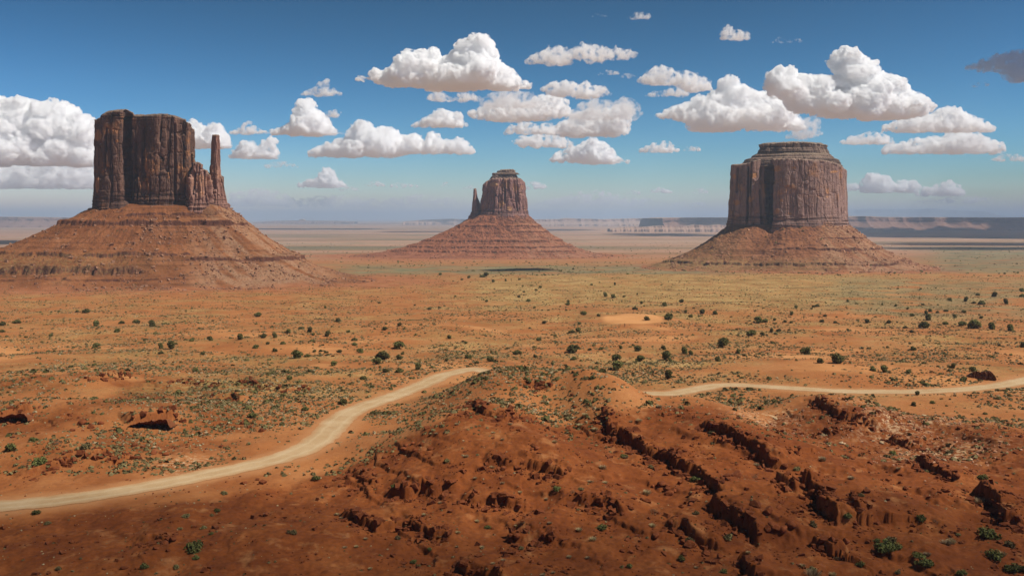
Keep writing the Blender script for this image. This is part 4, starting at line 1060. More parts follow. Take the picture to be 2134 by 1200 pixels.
cloud('broad layered white cloud over the left of the right butte', 272, [(1366, 240), (1400, 226), (1436, 212), (1452, 198), (1472, 196), (1496, 182), (1506, 160), (1522, 156), (1536, 166), (1556, 184), (1580, 194), (1600, 192), (1630, 198), (1648, 206), (1652, 226), (1666, 244), (1674, 262)], 0.75, 525, base=[(1366, 243), (1432, 250), (1438, 273), (1560, 268), (1674, 270)], lumps=1.1)
cloud('great sloping bank of white cumulus above the right butte', 246, [(1598, 178), (1602, 150), (1616, 138), (1650, 140), (1670, 156), (1700, 156), (1730, 164), (1742, 158), (1730, 128), (1730, 108), (1750, 99), (1776, 102), (1790, 110), (1812, 124), (1826, 148), (1850, 158), (1874, 166), (1892, 184), (1910, 196), (1936, 208), (1946, 226)], 1.0, 526, base=[(1598, 182), (1640, 208), (1670, 232), (1800, 248), (1880, 248), (1946, 232)], lumps=1.3)
cloud('white cloud at the right end of the sloping bank', 275, [(1842, 266), (1870, 250), (1900, 240), (1930, 238), (1960, 226), (1990, 222), (2014, 236), (2040, 250), (2066, 262)], 0.6, 527)
cloud('long low cloud streak under the sloping bank at right', 320, [(1834, 308), (1870, 298), (1910, 290), (1950, 286), (1980, 272), (2010, 270), (2040, 284), (2070, 292), (2092, 304)], 0.5, 528)
cloud('pale flat cloud close over the right butte at its right', 301, [(1750, 296), (1776, 282), (1806, 276), (1836, 278), (1860, 288)], 0.45, 529)
cloud('small hooked cloud alone high at right', 84, [(1504, 66), (1510, 55), (1520, 52), (1532, 62), (1546, 66), (1560, 70), (1566, 80)], 0.4, 530)
cloud('small pale scrap of cloud high in the middle of the sky', 41, [(1308, 36), (1324, 26), (1340, 24), (1354, 30)], 0.3, 531)
cloud('faint wisp near the top of the sky left of the pale scrap', 36, [(1232, 34), (1240, 26), (1250, 30), (1268, 34)], 0.12, 532)
cloud('faint pair of wisps right of the hooked cloud', 90, [(1610, 86), (1624, 80), (1640, 84), (1656, 78), (1672, 84)], 0.12, 533)
cloud('dark slate-grey cloud at the right edge of the sky', 148, [(2014, 142), (2040, 128), (2070, 116), (2100, 108), (2150, 104), (2230, 110), (2300, 130)], 0.30, 534, shade_tint=(0.72, 0.82, 0.96), base=[(2014, 144), (2090, 150), (2120, 168), (2300, 160)])  # its shade is put into the vapour's colour
cloud('tiny faint cloud below the dark slate cloud', 182, [(2024, 178), (2036, 170), (2050, 170), (2062, 176)], 0.25, 535)
cloud('bright low cumulus near the horizon just right of the right butte', 401, [(1796, 396), (1800, 376), (1812, 362), (1830, 360), (1850, 370), (1862, 384), (1880, 374), (1900, 378), (1916, 388)], 0.55, 536)
cloud('second low cumulus near the horizon at the far right', 408, [(1910, 404), (1926, 390), (1950, 388), (1966, 378), (1980, 374), (2000, 386), (2010, 402)], 0.5, 537)
cloud('small puff touching the right side of the right butte', 398, [(1750, 394), (1766, 380), (1780, 378), (1792, 388)], 0.45, 538)
cloud('thin pale streak of cloud at the far right edge above the horizon', 336, [(2064, 330), (2090, 322), (2120, 322), (2150, 326)], 0.25, 539)
cloud('small bright cumulus low in the sky right of the left butte', 391, [(620, 386), (640, 376), (662, 362), (680, 350), (694, 354), (704, 370), (722, 384)], 0.55, 540)
cloud('low hazy cloud near the horizon right of the thumb spire', 430, [(480, 402), (520, 398), (550, 392), (580, 404), (606, 410), (620, 424)], 0.14, 541)
cloud('small flat cloud low over the plain left of the middle butte', 389, [(756, 386), (770, 380), (790, 378), (802, 384)], 0.35, 542)
cloud('flat cloud streak low in the sky left of the middle butte', 392, [(806, 388), (826, 380), (850, 384), (880, 386)], 0.35, 543)
cloud('smallest puff low in the sky left of the middle butte', 389, [(916, 386), (924, 378), (932, 380), (936, 386)], 0.35, 544)
cloud('smooth white puff touching the right side of the middle butte', 394, [(1090, 390), (1104, 380), (1120, 378), (1134, 384), (1142, 390)], 0.6, 545)
cloud('small bright puff low in the sky between middle and right buttes', 402, [(1350, 400), (1366, 392), (1378, 386), (1392, 396), (1404, 400)], 0.5, 546)
cloud('flat scrap of cloud low in the sky left of the small bright puff', 405, [(1304, 402), (1318, 396), (1336, 400)], 0.35, 547)
cloud('faint veil of low cloud over the horizon left of the middle butte', 432, [(590, 424), (640, 412), (690, 406), (740, 410), (800, 416), (850, 424)], 0.11, 551)
cloud('faint veil of low cloud touching the left side of the middle butte', 428, [(790, 424), (830, 408), (880, 404), (930, 412), (985, 420)], 0.11, 552)
cloud('faint veil of low cloud between the middle and right butte', 430, [(1110, 424), (1170, 410), (1240, 402), (1320, 412), (1400, 420), (1480, 424)], 0.11, 553)
cloud('thin grey veil above the smooth flat cloud of the centre heap', 226, [(1000, 216), (1020, 196), (1050, 188), (1090, 190), (1120, 200), (1140, 216)], 0.14, 554)
cloud('thin grey wisp joining the right wing of the centre heap', 250, [(1180, 240), (1210, 214), (1240, 206), (1270, 212), (1300, 204), (1330, 214), (1330, 236)], 0.14, 555)
cloud('thin torn veil in front of the layered cloud at the right butte', 290, [(1640, 280), (1670, 250), (1700, 240), (1712, 256), (1700, 276)], 0.14, 556)
cloud('thin wisp above the long flat cloud left of the centre', 282, [(600, 276), (630, 262), (660, 268), (700, 276), (730, 278)], 0.15, 557)
cloud('small thin scrap of cloud low above the left veil', 408, [(536, 406), (552, 398), (572, 394), (590, 402), (604, 406)], 0.22, 559)
cloud('thin broken streak low in the sky left of the small flat cloud', 398, [(690, 396), (712, 390), (736, 388), (752, 395)], 0.2, 560)
cloud('tiny thin scrap low in the sky beside the smallest puff', 395, [(960, 393), (974, 386), (988, 388), (996, 393)], 0.25, 561)
cloud('thin low streak between the smooth puff and the flat scrap', 408, [(1180, 406), (1210, 398), (1250, 396), (1290, 405)], 0.18, 562)
cloud('thin low streak of cloud under the second low cumulus at right', 424, [(1900, 421), (1950, 412), (2010, 408), (2070, 414), (2120, 420)], 0.16, 563)
cloud('pale scrap of cloud under the rounded puff by the spire', 350, [(545, 346), (565, 338), (590, 336), (612, 342), (622, 347)], 0.2, 564)
cloud('thin pale tuft above the left end of the grey torn cloud', 152, [(1290, 160), (1300, 152), (1316, 154), (1330, 160)], 0.14, 558, base=[(1290, 164), (1330, 164)])
cloud('thin scrap of cloud low in the sky close to the right butte', 404, [(1440, 400), (1456, 392), (1470, 394), (1476, 400)], 0.25, 548)

# ------------------------------------------------------------------ plants
def leaf_material(name, dark, light, rough=0.85):
    t = NT(name)
    oi = t.n('ShaderNodeObjectInfo')
    c = t.ramp(t.attr('leaf'), [(0.0, dark), (1.0, light)])
    hs = t.n('ShaderNodeHueSaturation'); t.l(c, hs.inputs['Color'])
    t.l(t.remap(oi.outputs['Random'], 0, 1, 0.75, 1.3), hs.inputs['Value'])
    t.l(t.remap(oi.outputs['Random'], 0, 1, 0.485, 0.512), hs.inputs['Hue'])
    return t.surf(hs.outputs[0], rough, None, 0.1)
M_JUN = leaf_material('juniper_needles', (0.070, 0.068, 0.019), (0.175, 0.155, 0.050))
M_SAGE = leaf_material('sagebrush_leaves', (0.100, 0.080, 0.030), (0.25, 0.20, 0.085))
M_GREEN = leaf_material('green_brush_leaves', (0.055, 0.062, 0.017), (0.17, 0.17, 0.052))
M_STRAW = leaf_material('dry_grass_blades', (0.22, 0.16, 0.075), (0.50, 0.40, 0.22))
M_DEAD = leaf_material('bare_twigs', (0.07, 0.042, 0.026), (0.17, 0.11, 0.07))
_t = NT('juniper_bark'); M_BARK = _t.surf(_t.ramp(_t.noise(9, stretch=(1, 1, .2)), [(0.3, (0.07, 0.045, 0.03)), (0.7, (0.16, 0.11, 0.075))]), 0.95)

def crown_mesh(name, seed, mat, n=800, lobes=8, leaf=0.12, flat=0.75, spread=0.55, blades=False):
    """many small leaf faces through the volume of a lumpy crown; unit half width, base at z=0"""
    rng = np.random.default_rng(seed)
    L = []
    for i in range(lobes):
        a = rng.uniform(0, 2 * np.pi); d = spread * math.sqrt(rng.random())
        r = rng.uniform(0.28, 0.52) * (1.15 - 0.5 * d)
        L.append((d * math.cos(a), d * math.sin(a), (0.16 + rng.uniform(0.0, 0.85) * (1 - 0.7 * d)) * flat, r))
    L = np.array(L); pk = rng.choice(lobes, n, p=L[:, 3] ** 2 / (L[:, 3] ** 2).sum())
    dr = rng.normal(size=(n, 3)); dr /= np.linalg.norm(dr, axis=1, keepdims=True)
    rad = L[pk, 3] * rng.uniform(0.55, 1.06, n)
    C = L[pk, :3] + dr * rad[:, None] * np.array([1, 1, 0.85]); C[:, 2] = np.abs(C[:, 2]) * 1.0 + 0.02
    if blades:
        az = rng.uniform(0, 2 * np.pi, n); rr = 0.45 * np.sqrt(rng.random(n)); C = np.stack([rr * np.cos(az), rr * np.sin(az), np.zeros(n)], 1)
        lean = rng.uniform(0.1, 0.9, n); ln = rng.uniform(0.45, 0.95, n) * flat
        tip = C + np.stack([np.cos(az) * lean * ln, np.sin(az) * lean * ln, ln * np.sqrt(1 - 0.6 * lean ** 2)], 1)
        sd = np.stack([-np.sin(az + rng.normal(0, .6, n)), np.cos(az), np.zeros(n)], 1) * leaf * 0.5
        V = np.stack([C - sd, C + sd, tip + sd * 0.3, tip - sd * 0.3], 1)
    else:
        t1 = rng.normal(size=(n, 3)); t1 /= np.linalg.norm(t1, axis=1, keepdims=True)
        nn = dr * 0.6 + rng.normal(size=(n, 3)) * 0.5 + np.array([0, 0, .3]); t1 = t1 - nn * ((t1 * nn).sum(1) / (nn * nn).sum(1))[:, None]
        t1 /= np.linalg.norm(t1, axis=1, keepdims=True); t2 = np.cross(nn, t1); t2 /= np.linalg.norm(t2, axis=1, keepdims=True)
        sz = leaf * rng.uniform(0.6, 1.35, n)[:, None]
        V = np.stack([C - t1 * sz - t2 * sz * .6, C + t1 * sz - t2 * sz * .6, C + t1 * sz * .8 + t2 * sz * .7, C - t1 * sz * .8 + t2 * sz * .7], 1)
    lf = np.repeat(rng.random(n), 4)
    return V.reshape(-1, 3), np.arange(4 * n).reshape(-1, 4), lf

def me_of(name, V, F, mat, attrs=None, smooth=False):
    o = mesh_obj(name, V, F, mat, smooth=smooth, attrs=attrs); me = o.data; bpy.data.objects.remove(o); return me

def tubes(segs, sides=6):
    Vs, Fs = [], []; b = 0
    for (p, q, r0, r1) in segs:
        p, q = Vector(p), Vector(q); d = (q - p).normalized(); a = d.orthogonal().normalized(); c = d.cross(a)
        for (o, r) in ((p, r0), (q, r1)):
            for i in range(sides):
                w = 2 * math.pi * i / sides; Vs.append(tuple(o + a * math.cos(w) * r + c * math.sin(w) * r))
        for i in range(sides): Fs.append((b + i, b + (i + 1) % sides, b + sides + (i + 1) % sides, b + sides + i))
        b += 2 * sides
    return np.array(Vs), np.array(Fs)

JUN = []
for i in range(7):
    V, F, lf = crown_mesh('crown', 900 + i, M_JUN, n=1000, lobes=7 + i % 4, leaf=0.085, flat=(0.95, 0.8, 1.1, 0.7, 0.9, 1.2, 0.8)[i], spread=(0.5, 0.6, 0.4, 0.68, 0.5, 0.35, 0.6)[i])
    JUN.append(me_of('crown', V, F, M_JUN, {'leaf': lf}))
TRUNK = []
for i in range(3):
    rng = random.Random(70 + i); sg = [((0, 0, -0.15), (0.05, 0.02, 0.25), 0.10, 0.075)]
    for k in range(5):
        a = rng.uniform(0, 6.28); sg.append(((0.05, 0.02, 0.18 + 0.03 * k), (0.4 * math.cos(a), 0.4 * math.sin(a), 0.45 + 0.3 * rng.random()), 0.05, 0.02))
    V, F = tubes(sg); TRUNK.append(me_of('trunk', V, F, M_BARK))
SHR = {'sage': [], 'green': [], 'straw': [], 'dead': []}
for i in range(4):
    for kk, mat, kw in (('sage', M_SAGE, dict(n=460, lobes=6, leaf=0.09, flat=0.6, spread=0.48)), ('green', M_GREEN, dict(n=620, lobes=8, leaf=0.075, flat=0.75, spread=0.6)),
                        ('straw', M_STRAW, dict(n=230, leaf=0.07, flat=0.95, blades=True)), ('dead', M_DEAD, dict(n=200, lobes=7, leaf=0.05, flat=0.8, spread=0.6))):
        V, F, lf = crown_mesh('plant', 950 + 10 * i + len(kk), mat, **kw); SHR[kk].append(me_of('plant', V, F, mat, {'leaf': lf}))

def CR(s, ox, oy, lst): return [(ox + a * s, oy + b * s, w * s) for a, b, w in lst]
TREES = CR(.3515, 650, 560, [(155,305,40),(80,230,20),(430,355,38),(518,330,34),(215,370,28),(250,418,36),(256,445,38),(515,457,68),(163,487,36),(285,485,50),(85,490,34),(50,485,24),(415,515,90),(383,550,62),(518,525,46),(537,503,24),(128,562,46),
  (437,602,46),(520,600,52),(632,583,54),(797,540,26),(815,405,34),(913,438,24),(928,517,48),(977,553,30),(1060,538,50),(1218,492,54),(1325,516,34),(1345,416,36),(1375,318,30),(1552,530,38),(1545,475,84),(1540,370,40),(1580,362,42),(1610,264,40),(1585,325,26),
  (1700,275,28),(1517,208,30),(1520,188,20),(1228,165,24),(1258,135,18),(1355,108,24),(1330,125,22),(1283,187,28),(1320,228,20),(1035,190,24),(850,162,18),(757,227,24),(695,236,26),(610,215,16),(400,200,20),(567,265,14),(1076,72,26),(1030,35,40),(1010,42,34),(1230,62,18),
  (1300,98,16),(1660,93,18),(1740,157,34),(1785,162,40),(1850,164,18),(1928,152,14),(1795,92,20),(1915,232,34),(1952,202,24),(2090,212,38),(1988,295,40),(2115,288,60),(1805,530,60),(1808,580,76),(1945,535,60),(1930,475,54),(1830,468,28),(1714,472,32),(2085,470,36),(2100,520,70),
  (2110,640,60),(1510,576,26),(1425,565,24),(1535,770,28),(360,848,28),(1270,650,24),(185,785,60),(305,645,40),(890,62,22),(760,32,24),(930,50,22),(1150,70,18),(1250,100,18)])
TREES += CR(.3674, 1350, 540, [(310,298,44),(383,303,36),(243,322,28),(215,300,26),(190,237,36),(350,375,20),(423,480,72),(590,420,56),(650,424,34),(630,348,56),(665,348,40),(700,408,28),(743,402,32),(720,342,24),(812,357,22),(780,352,24),(817,310,28),(840,270,28),(960,262,30),(940,268,20),
  (985,348,34),(1005,320,24),(1063,356,26),(1135,238,18),(1185,250,16),(1245,352,36),(1365,355,32),(1135,400,18),(1408,262,24),(1330,257,16),(1475,280,20),(1500,315,30),(1595,335,46),(1687,362,32),(1568,375,58),(1785,365,50),(1850,372,76),(1955,385,50),(2060,396,46),(1495,410,26),(1460,385,28),
  (1360,498,20),(1218,502,22),(1508,505,40),(892,520,70),(1075,565,94),(975,575,52),(395,568,42),(210,525,46),(245,533,36),(515,525,40),(935,440,14),(1280,622,44),(1340,627,54),(1730,610,36),(1790,678,48),(1845,625,50),(1915,645,40),(2125,490,40),
  (1805,232,32),(1712,228,32),(1635,162,14),(1547,168,16),(1417,165,16),(1965,203,40),(1875,198,30),(2030,245,36),(2120,175,36),(2125,205,36),(1895,245,40),(1850,245,26),(1560,255,22),(1600,290,30),(1690,290,28),(1740,322,26),(1795,298,28),(1890,330,24),(1580,305,26),(1645,300,22),(1530,760,36),(1510,820,40),(1275,768,28),(1128,792,26),(1615,808,30)])
TREES += CR(.5, 0, 600, [(360,95,30),(320,97,18),(70,138,34),(12,150,28),(12,178,24),(400,150,34),(505,142,28),(568,138,30),(487,177,28),(635,152,36),(213,195,20),(998,207,34),(1075,110,34),(1097,200,32),(1145,200,28),(1200,183,26),(1255,165,24),(1290,178,28),(1305,193,18),(1365,195,30),(1115,230,20),(1180,228,24),
  (800,215,26),(875,212,28),(670,245,28),(670,268,24),(710,243,46),(733,230,16),(1065,243,30),(1147,258,26),(1240,278,54),(1282,280,28),(1310,262,18),(815,340,26),(845,272,22),(1207,375,28),(1272,500,32),(1132,463,22),(1050,530,36),(400,240,36)])
BRUSH = CR(.5, 0, 600, [(40,665,48),(165,718,60),(140,627,40),(240,640,46),(360,655,40),(1318,787,38),(935,850,30),(812,1070,84),(775,945,34),(845,995,30),(815,1120,30),(1215,1012,40),(905,925,24),(880,945,20),(735,1160,26),(600,1155,40),(245,1165,26),(150,930,36),(200,975,30),(750,1000,24),(880,1022,20)])
BRUSH += CR(.3515, 650, 800, [(515,905,44),(1455,612,60),(1595,618,44),(2030,752,52),(1715,845,64),(1235,968,36),(1045,842,40),(765,660,26),(805,448,44),(485,597,40),(1545,635,28),(1880,1078,40),(1835,1078,30),(1745,340,24),(1850,420,40),(2010,490,36),(600,1050,36),(545,1080,30),(630,1070,30),(695,985,30)])
BRUSH += CR(.3515, 1384, 780, [(1925,935,110),(1300,1012,110),(1355,1005,90),(1345,970,70),(1260,980,40),(1540,1100,100),(1505,1060,60),(2055,1005,70),(1965,1065,90),(2060,1135,90),(2115,1140,90),(1080,810,64),(375,955,64),(155,970,60),(190,615,66),(880,885,50),(350,1165,44),(185,815,40),(540,600,40),
  (1165,1125,50),(870,1145,60),(1765,1168,60),(1390,1165,40),(785,555,40),(1525,850,60),(1615,870,40),(1355,460,44),(1690,455,40),(1560,570,30),(1890,600,60),(1745,945,36),(105,1090,44),(1205,670,30),(1170,710,40),(1500,1010,0)])
TUFTS = CR(.3515, 1384, 780, [(1675,990,64),(1705,985,50),(880,1180,80),(940,498,44),(550,533,36),(1110,610,36),(1865,745,70),(1030,1090,36),(500,1060,26),(190,1140,24),(1390,555,26),(2000,1060,50),(1560,1060,40),(1000,1180,40),(820,1130,36)])
TUFTS += CR(.3515, 650, 800, [(580,548,26),(970,555,24),(1130,585,24),(1070,490,28),(665,770,26),(760,700,24),(980,810,26),(1250,820,26),(1215,835,24),(1410,820,26),(1585,860,36),(865,875,26),(755,885,22),(1010,965,26),(1135,1040,26),(1075,1060,24),(1040,1085,22),(1665,915,44),(2020,835,36),(1725,490,40),
  (1985,640,50),(1235,645,24),(1680,265,36),(1940,215,34),(1590,240,36),(1620,180,40),(1510,180,30),(1890,220,24),(1400,220,24),(1440,340,28),(1175,235,26),(1075,285,22),(710,290,24),(740,290,22),(1130,325,22),(860,235,24),(915,425,30),(2060,130,36),(1320,125,30),(1370,105,26),(1860,430,30),
  (2010,490,30),(1740,580,30),(1650,575,28),(1390,680,22),(1750,770,24),(150,770,26),(175,790,24),(130,660,20),(265,960,26),(195,965,24),(320,915,24),(345,1090,24),(1525,1020,30),(1635,1025,26),(1370,1130,28),(1430,1115,24),(860,960,20),(555,830,24),(590,850,24)])

def region(px, py):
    if py > 1020: return 'on the dark red slope at the bottom of the view' if px > 700 else 'on the dark red slope below the road'
    if py > 850 and px > 700: return 'among the red rock ledges' if px < 1500 else 'between the dark ledges at right'
    if py > 830 and px < 640: return 'on the red hummocks above the near road'
    if py < 590: return 'in the green flat before the middle butte' if px < 1400 else 'on the plain before the right butte'
    if px < 420: return 'on the grassy flat below the left butte' if py < 720 else 'on the red rise above the near road'
    if px < 720: return 'on the orange slope left of the road bend' if py > 700 else 'on the tan flat below the left butte'
    if px < 1000: return 'on the orange sand above the road bend' if py > 700 else 'on the grassy rise left of the wash'
    if px < 1240: return 'along the shallow wash left of the sand dune' if py > 640 else 'on the pale grass far beyond the dune'
    if px < 1460: return 'on the sand in front of the pale dune' if py > 705 else 'around the edge of the pale dune'
    if px < 1800: return 'on the bare orange sand above the right road' if py > 715 else 'on the grassy swell right of the dune'
    return 'on the scrubby flat above the right road' if py > 665 else 'in the dark scrub at the far right'

_rr2 = random.Random(5)
def plant_set(lst, pick, cat, names):
    lst = [q for q in lst if q[2] > 1]
    base = [(x, y + w * 0.26) for x, y, w in lst]
    P = at_any(base)
    out = []
    for (x, y, w), p in zip(lst, P):
        size = w / F_PX * p[1]
        out.append((x, y, w, p, size))
    return out

def size_word(w, a=('tiny', 'small', 'middling', 'large')):
    return a[0] if w < 9 else a[1] if w < 13 else a[2] if w < 19 else a[3]

jl = plant_set(TREES, None, None, None)
_seen = {}
for i, (x, y, w, p, size) in enumerate(jl):
    me = JUN[_rr2.randrange(len(JUN))]; s = size * 0.60
    rot = _rr2.uniform(0, 6.28); zs = s * _rr2.uniform(0.85, 1.1)
    lab = '%s dark green juniper %s' % (size_word(w), region(x, y))
    if w > 19:
        r = empty('juniper', (p[0], p[1], p[2])); r.rotation_euler = (0, 0, rot); r.scale = (s, s, zs)
        c = bpy.data.objects.new('crown', me); COL.objects.link(c); c.parent = r; c.location = (0, 0, 0.10)
        t = bpy.data.objects.new('trunk', TRUNK[i % 3]); COL.objects.link(t); t.parent = r
        root = r
    else:
        root = bpy.data.objects.new('juniper', me); COL.objects.link(root); root.location = (p[0], p[1], p[2] - 0.05 * s); root.rotation_euler = (0, 0, rot); root.scale = (s, s, zs)
    tag(root, lab, 'juniper', 'junipers dotted over the desert floor')

bl = plant_set(BRUSH, None, None, None)
for i, (x, y, w, p, size) in enumerate(bl):
    kk = 'green' if (i % 5 in (0, 2) or w > 28) else ('dead' if i % 7 == 3 else 'sage')
    o = bpy.data.objects.new({'green': 'green_shrub', 'sage': 'sagebrush', 'dead': 'bare_shrub'}[kk], SHR[kk][i % 4]); COL.objects.link(o)
    s = size * 0.70; o.location = (p[0], p[1], p[2] - 0.04 * s); o.rotation_euler = (0, 0, _rr2.uniform(0, 6.28)); o.scale = (s, s, s * _rr2.uniform(0.8, 1.05))
    tag(o, '%s %s %s' % (size_word(w, ('tiny', 'small', 'middling', 'big')), {'green': 'dull green shrub', 'sage': 'grey-green sagebrush', 'dead': 'bare brown shrub'}[kk], region(x, y)), 'shrub', 'shrubs on the near red slopes')

tl = plant_set(TUFTS, None, None, None)
for i, (x, y, w, p, size) in enumerate(tl):
    o = bpy.data.objects.new('grass_tuft', SHR['straw'][i % 4]); COL.objects.link(o)
    s = size * 0.75; o.location = (p[0], p[1], p[2] - 0.03 * s); o.rotation_euler = (0, 0, _rr2.uniform(0, 6.28)); o.scale = (s, s, s * _rr2.uniform(0.65, 0.9))
    tag(o, '%s straw-coloured grass tuft %s' % (size_word(w, ('tiny', 'small', 'middling', 'big')), region(x, y)), 'grass tuft', 'pale grass tufts on the near red slopes')

# ------------------------------------------------------------------ low scrub nobody could count
def low_scrub(name, label, mat, n, ylo, yhi, seed, rmin, rmax, dens, nq=9, flat=0.6, tmax=0.62):
    rng = np.random.default_rng(seed)
    m = int(n * 3.2)
    Y = np.sqrt(rng.uniform(ylo ** 2, yhi ** 2, m)) if yhi < 500 else ylo * (yhi / ylo) ** rng.random(m)
    X = rng.uniform(-tmax, tmax, m) * (Y + 25)
    pr = dens(X, Y)
    keep = rng.random(m) < pr; X, Y = X[keep][:n], Y[keep][:n]
    Z = surface(X, Y)
    n = len(X); R = rng.uniform(rmin, rmax, n) * (0.6 + 0.8 * rng.random(n) ** 2)
    dr = rng.normal(size=(n, nq, 3)); dr[..., 2] = np.abs(dr[..., 2]); dr /= np.linalg.norm(dr, axis=2, keepdims=True)
    C = dr * rng.uniform(0.35, 0.95, (n, nq, 1)) * np.array([1, 1, flat])
    t1 = rng.normal(size=(n, nq, 3)); t1 -= dr * (t1 * dr).sum(2, keepdims=True); t1 /= np.linalg.norm(t1, axis=2, keepdims=True); t2 = np.cross(dr, t1)
    sz = rng.uniform(0.30, 0.55, (n, nq, 1))
    Q = np.stack([C - t1 * sz - t2 * sz * .6, C + t1 * sz - t2 * sz * .7, C + t1 * sz * .7 + t2 * sz * .6, C - t1 * sz * .8 + t2 * sz * .7], 2)
    Q[..., 2] = np.maximum(Q[..., 2], -0.15)
    V = Q * R[:, None, None, None] + np.stack([X, Y, Z], -1)[:, None, None, :]
    lf = np.clip(np.repeat(rng.random(n), nq * 4) * 0.75 + 0.25 * rng.random(n * nq * 4), 0, 1)
    o = mesh_obj(name, V.reshape(-1, 3), np.arange(n * nq * 4).reshape(-1, 4), mat, smooth=False, attrs={'leaf': lf})
    tag(o, label, kind='stuff'); return o

def d_scrub(X, Y):
    px = X / Y * F_PX + CX
    D, _ = road_dist(X, Y)
    h = raw_height(X, Y); rk, ra, rb = rock_mask(X, Y, h)
    p = np.clip(0.35 + 1.3 * fbm2(X / 60, Y / 40, 4, 141) + 0.7 * fbm2(X / 17, Y / 14, 3, 145), 0.02, 1)
    dome = np.exp(-(((px - 1320) / 92) ** 2 + ((Y - 575) / 52) ** 2) * 1.4)
    return p * (D > ROAD_W + 1.5) * (1 - 0.75 * np.clip(ra, 0, 1)) * (dome < 0.42)
def d_fg(X, Y):
    D, _ = road_dist(X, Y)
    return np.clip(0.3 + 1.0 * fbm2(X / 12, Y / 12, 3, 171), 0.03, 1) * (D > ROAD_W + 1)
low_scrub('sagebrush_scrub', 'low dark scrub speckling the desert floor', M_SAGE, 46000, 205, 1300, 21, 0.30, 0.75, d_scrub)
low_scrub('dark_scrub', 'small dark bushes speckling the desert floor', M_JUN, 6500, 230, 1500, 22, 0.4, 1.0, d_scrub, nq=14, flat=0.8)
low_scrub('dry_grass', 'straw-coloured bunch grass over the desert floor', M_STRAW, 36000, 225, 1100, 23, 0.25, 0.55, d_scrub, flat=0.5)
def d_far(X, Y):
    return np.clip(0.15 + 1.6 * fbm2(X / 220, Y / 160, 4, 191) + 0.6 * fbm2(X / 50, Y / 50, 2, 193), 0.01, 1)
low_scrub('distant_scrub', 'scattered dark bushes far out on the valley floor', M_JUN, 5200, 1250, 4200, 26, 0.9, 2.2, d_far, nq=10, flat=0.8)
low_scrub('slope_grass', 'sparse small dry plants on the near red slopes', M_STRAW, 1500, 118, 262, 24, 0.10, 0.26, d_fg, flat=0.7)
low_scrub('slope_scrub', 'sparse small grey-green plants on the near red slopes', M_SAGE, 1300, 118, 262, 25, 0.14, 0.36, d_fg, nq=12, flat=0.7)

# ------------------------------------------------------------------ stones
def rock_material(name, a, b, c):
    t = NT(name); oi = t.n('ShaderNodeObjectInfo')
    n = t.noise(2.2, detail=5, rough=0.65); f = t.noise(9.0, detail=3)
    col = t.ramp(n, [(0.3, a), (0.5, b), (0.72, c)])
    hs = t.n('ShaderNodeHueSaturation'); t.l(col, hs.inputs['Color']); t.l(t.remap(oi.outputs['Random'], 0, 1, 0.75, 1.25), hs.inputs['Value'])
    return t.surf(hs.outputs[0], 0.95, t.bump(f, 0.5, 0.06), 0.1)
M_ROCK = rock_material('red_boulder', (0.115, 0.030, 0.011), (0.18, 0.050, 0.017), (0.26, 0.09, 0.034))
M_SLAB = rock_material('pale_slab', (0.36, 0.24, 0.13), (0.46, 0.32, 0.18), (0.56, 0.42, 0.26))
M_SCREE = rock_material('scree_block', (0.24, 0.11, 0.06), (0.36, 0.18, 0.10), (0.50, 0.30, 0.19))
M_DARKROCK = rock_material('dark_outcrop', (0.07, 0.028, 0.014), (0.12, 0.05, 0.024), (0.19, 0.09, 0.045))

def boulder(seed, sub=3, cuts=11, jag=0.08):
    rng = np.random.default_rng(seed)
    bm = bmesh.new(); bmesh.ops.create_icosphere(bm, subdivisions=sub, radius=1.0); bm.verts.ensure_lookup_table()
    V = np.array([v.co[:] for v in bm.verts]); F = np.array([[v.index for v in f.verts] for f in bm.faces]); bm.free()
    for i in range(cuts):
        n = rng.normal(size=3); n /= np.linalg.norm(n); d = rng.uniform(0.55, 0.85)
        over = V @ n - d; V = V - np.clip(over, 0, None)[:, None] * n * 0.92
    V = V + (fbm3(V[:, 0] * 2, V[:, 1] * 2, V[:, 2] * 2, 3, seed) * jag)[:, None] * V
    V = V * rng.uniform(0.75, 1.15, 3) * np.array([1.1, 1.0, 0.8])
    return V, F
BOUL = {}
for mn, mat in (('red', M_ROCK), ('pale', M_SLAB), ('dark', M_DARKROCK)):
    BOUL[mn] = []
    for i in range(7 if mn == 'red' else 3):
        V, F = boulder(1200 + i + len(mn) * 50)
        if mn == 'pale': V = V * np.array([1, 0.8, 0.55])
        BOUL[mn].append(me_of('boulder', V, F, mat))
ROCKS = CR(.3515, 1384, 780, [(430,590,90),(345,610,40),(650,890,80),(702,905,70),(755,880,60),(610,905,50),(540,765,80),(620,800,70),(680,780,50),(270,870,60),(230,880,40),(155,1000,70),(250,1055,60),(330,1075,50),(430,1115,70),(890,690,90),(950,740,70),(700,640,50),(1030,1050,70),(950,1020,70),(1080,985,60),(900,1010,60),
  (2030,850,90),(1960,805,80),(2110,880,70),(30,700,60),(60,680,40),(20,655,40),(490,672,40),(370,592,50),(650,500,50),(590,500,50),(715,540,40),(1245,740,30),(1650,925,34),(1690,592,60),(1740,592,50),(230,455,40),(680,690,40),(740,680,40),(820,660,40),(1130,870,40),(510,790,40),(470,700,30),(160,760,40),(100,780,40),(40,880,40),(120,1060,40),(60,1130,50),(330,380,36),(390,360,30),(570,365,40),(800,430,36)])
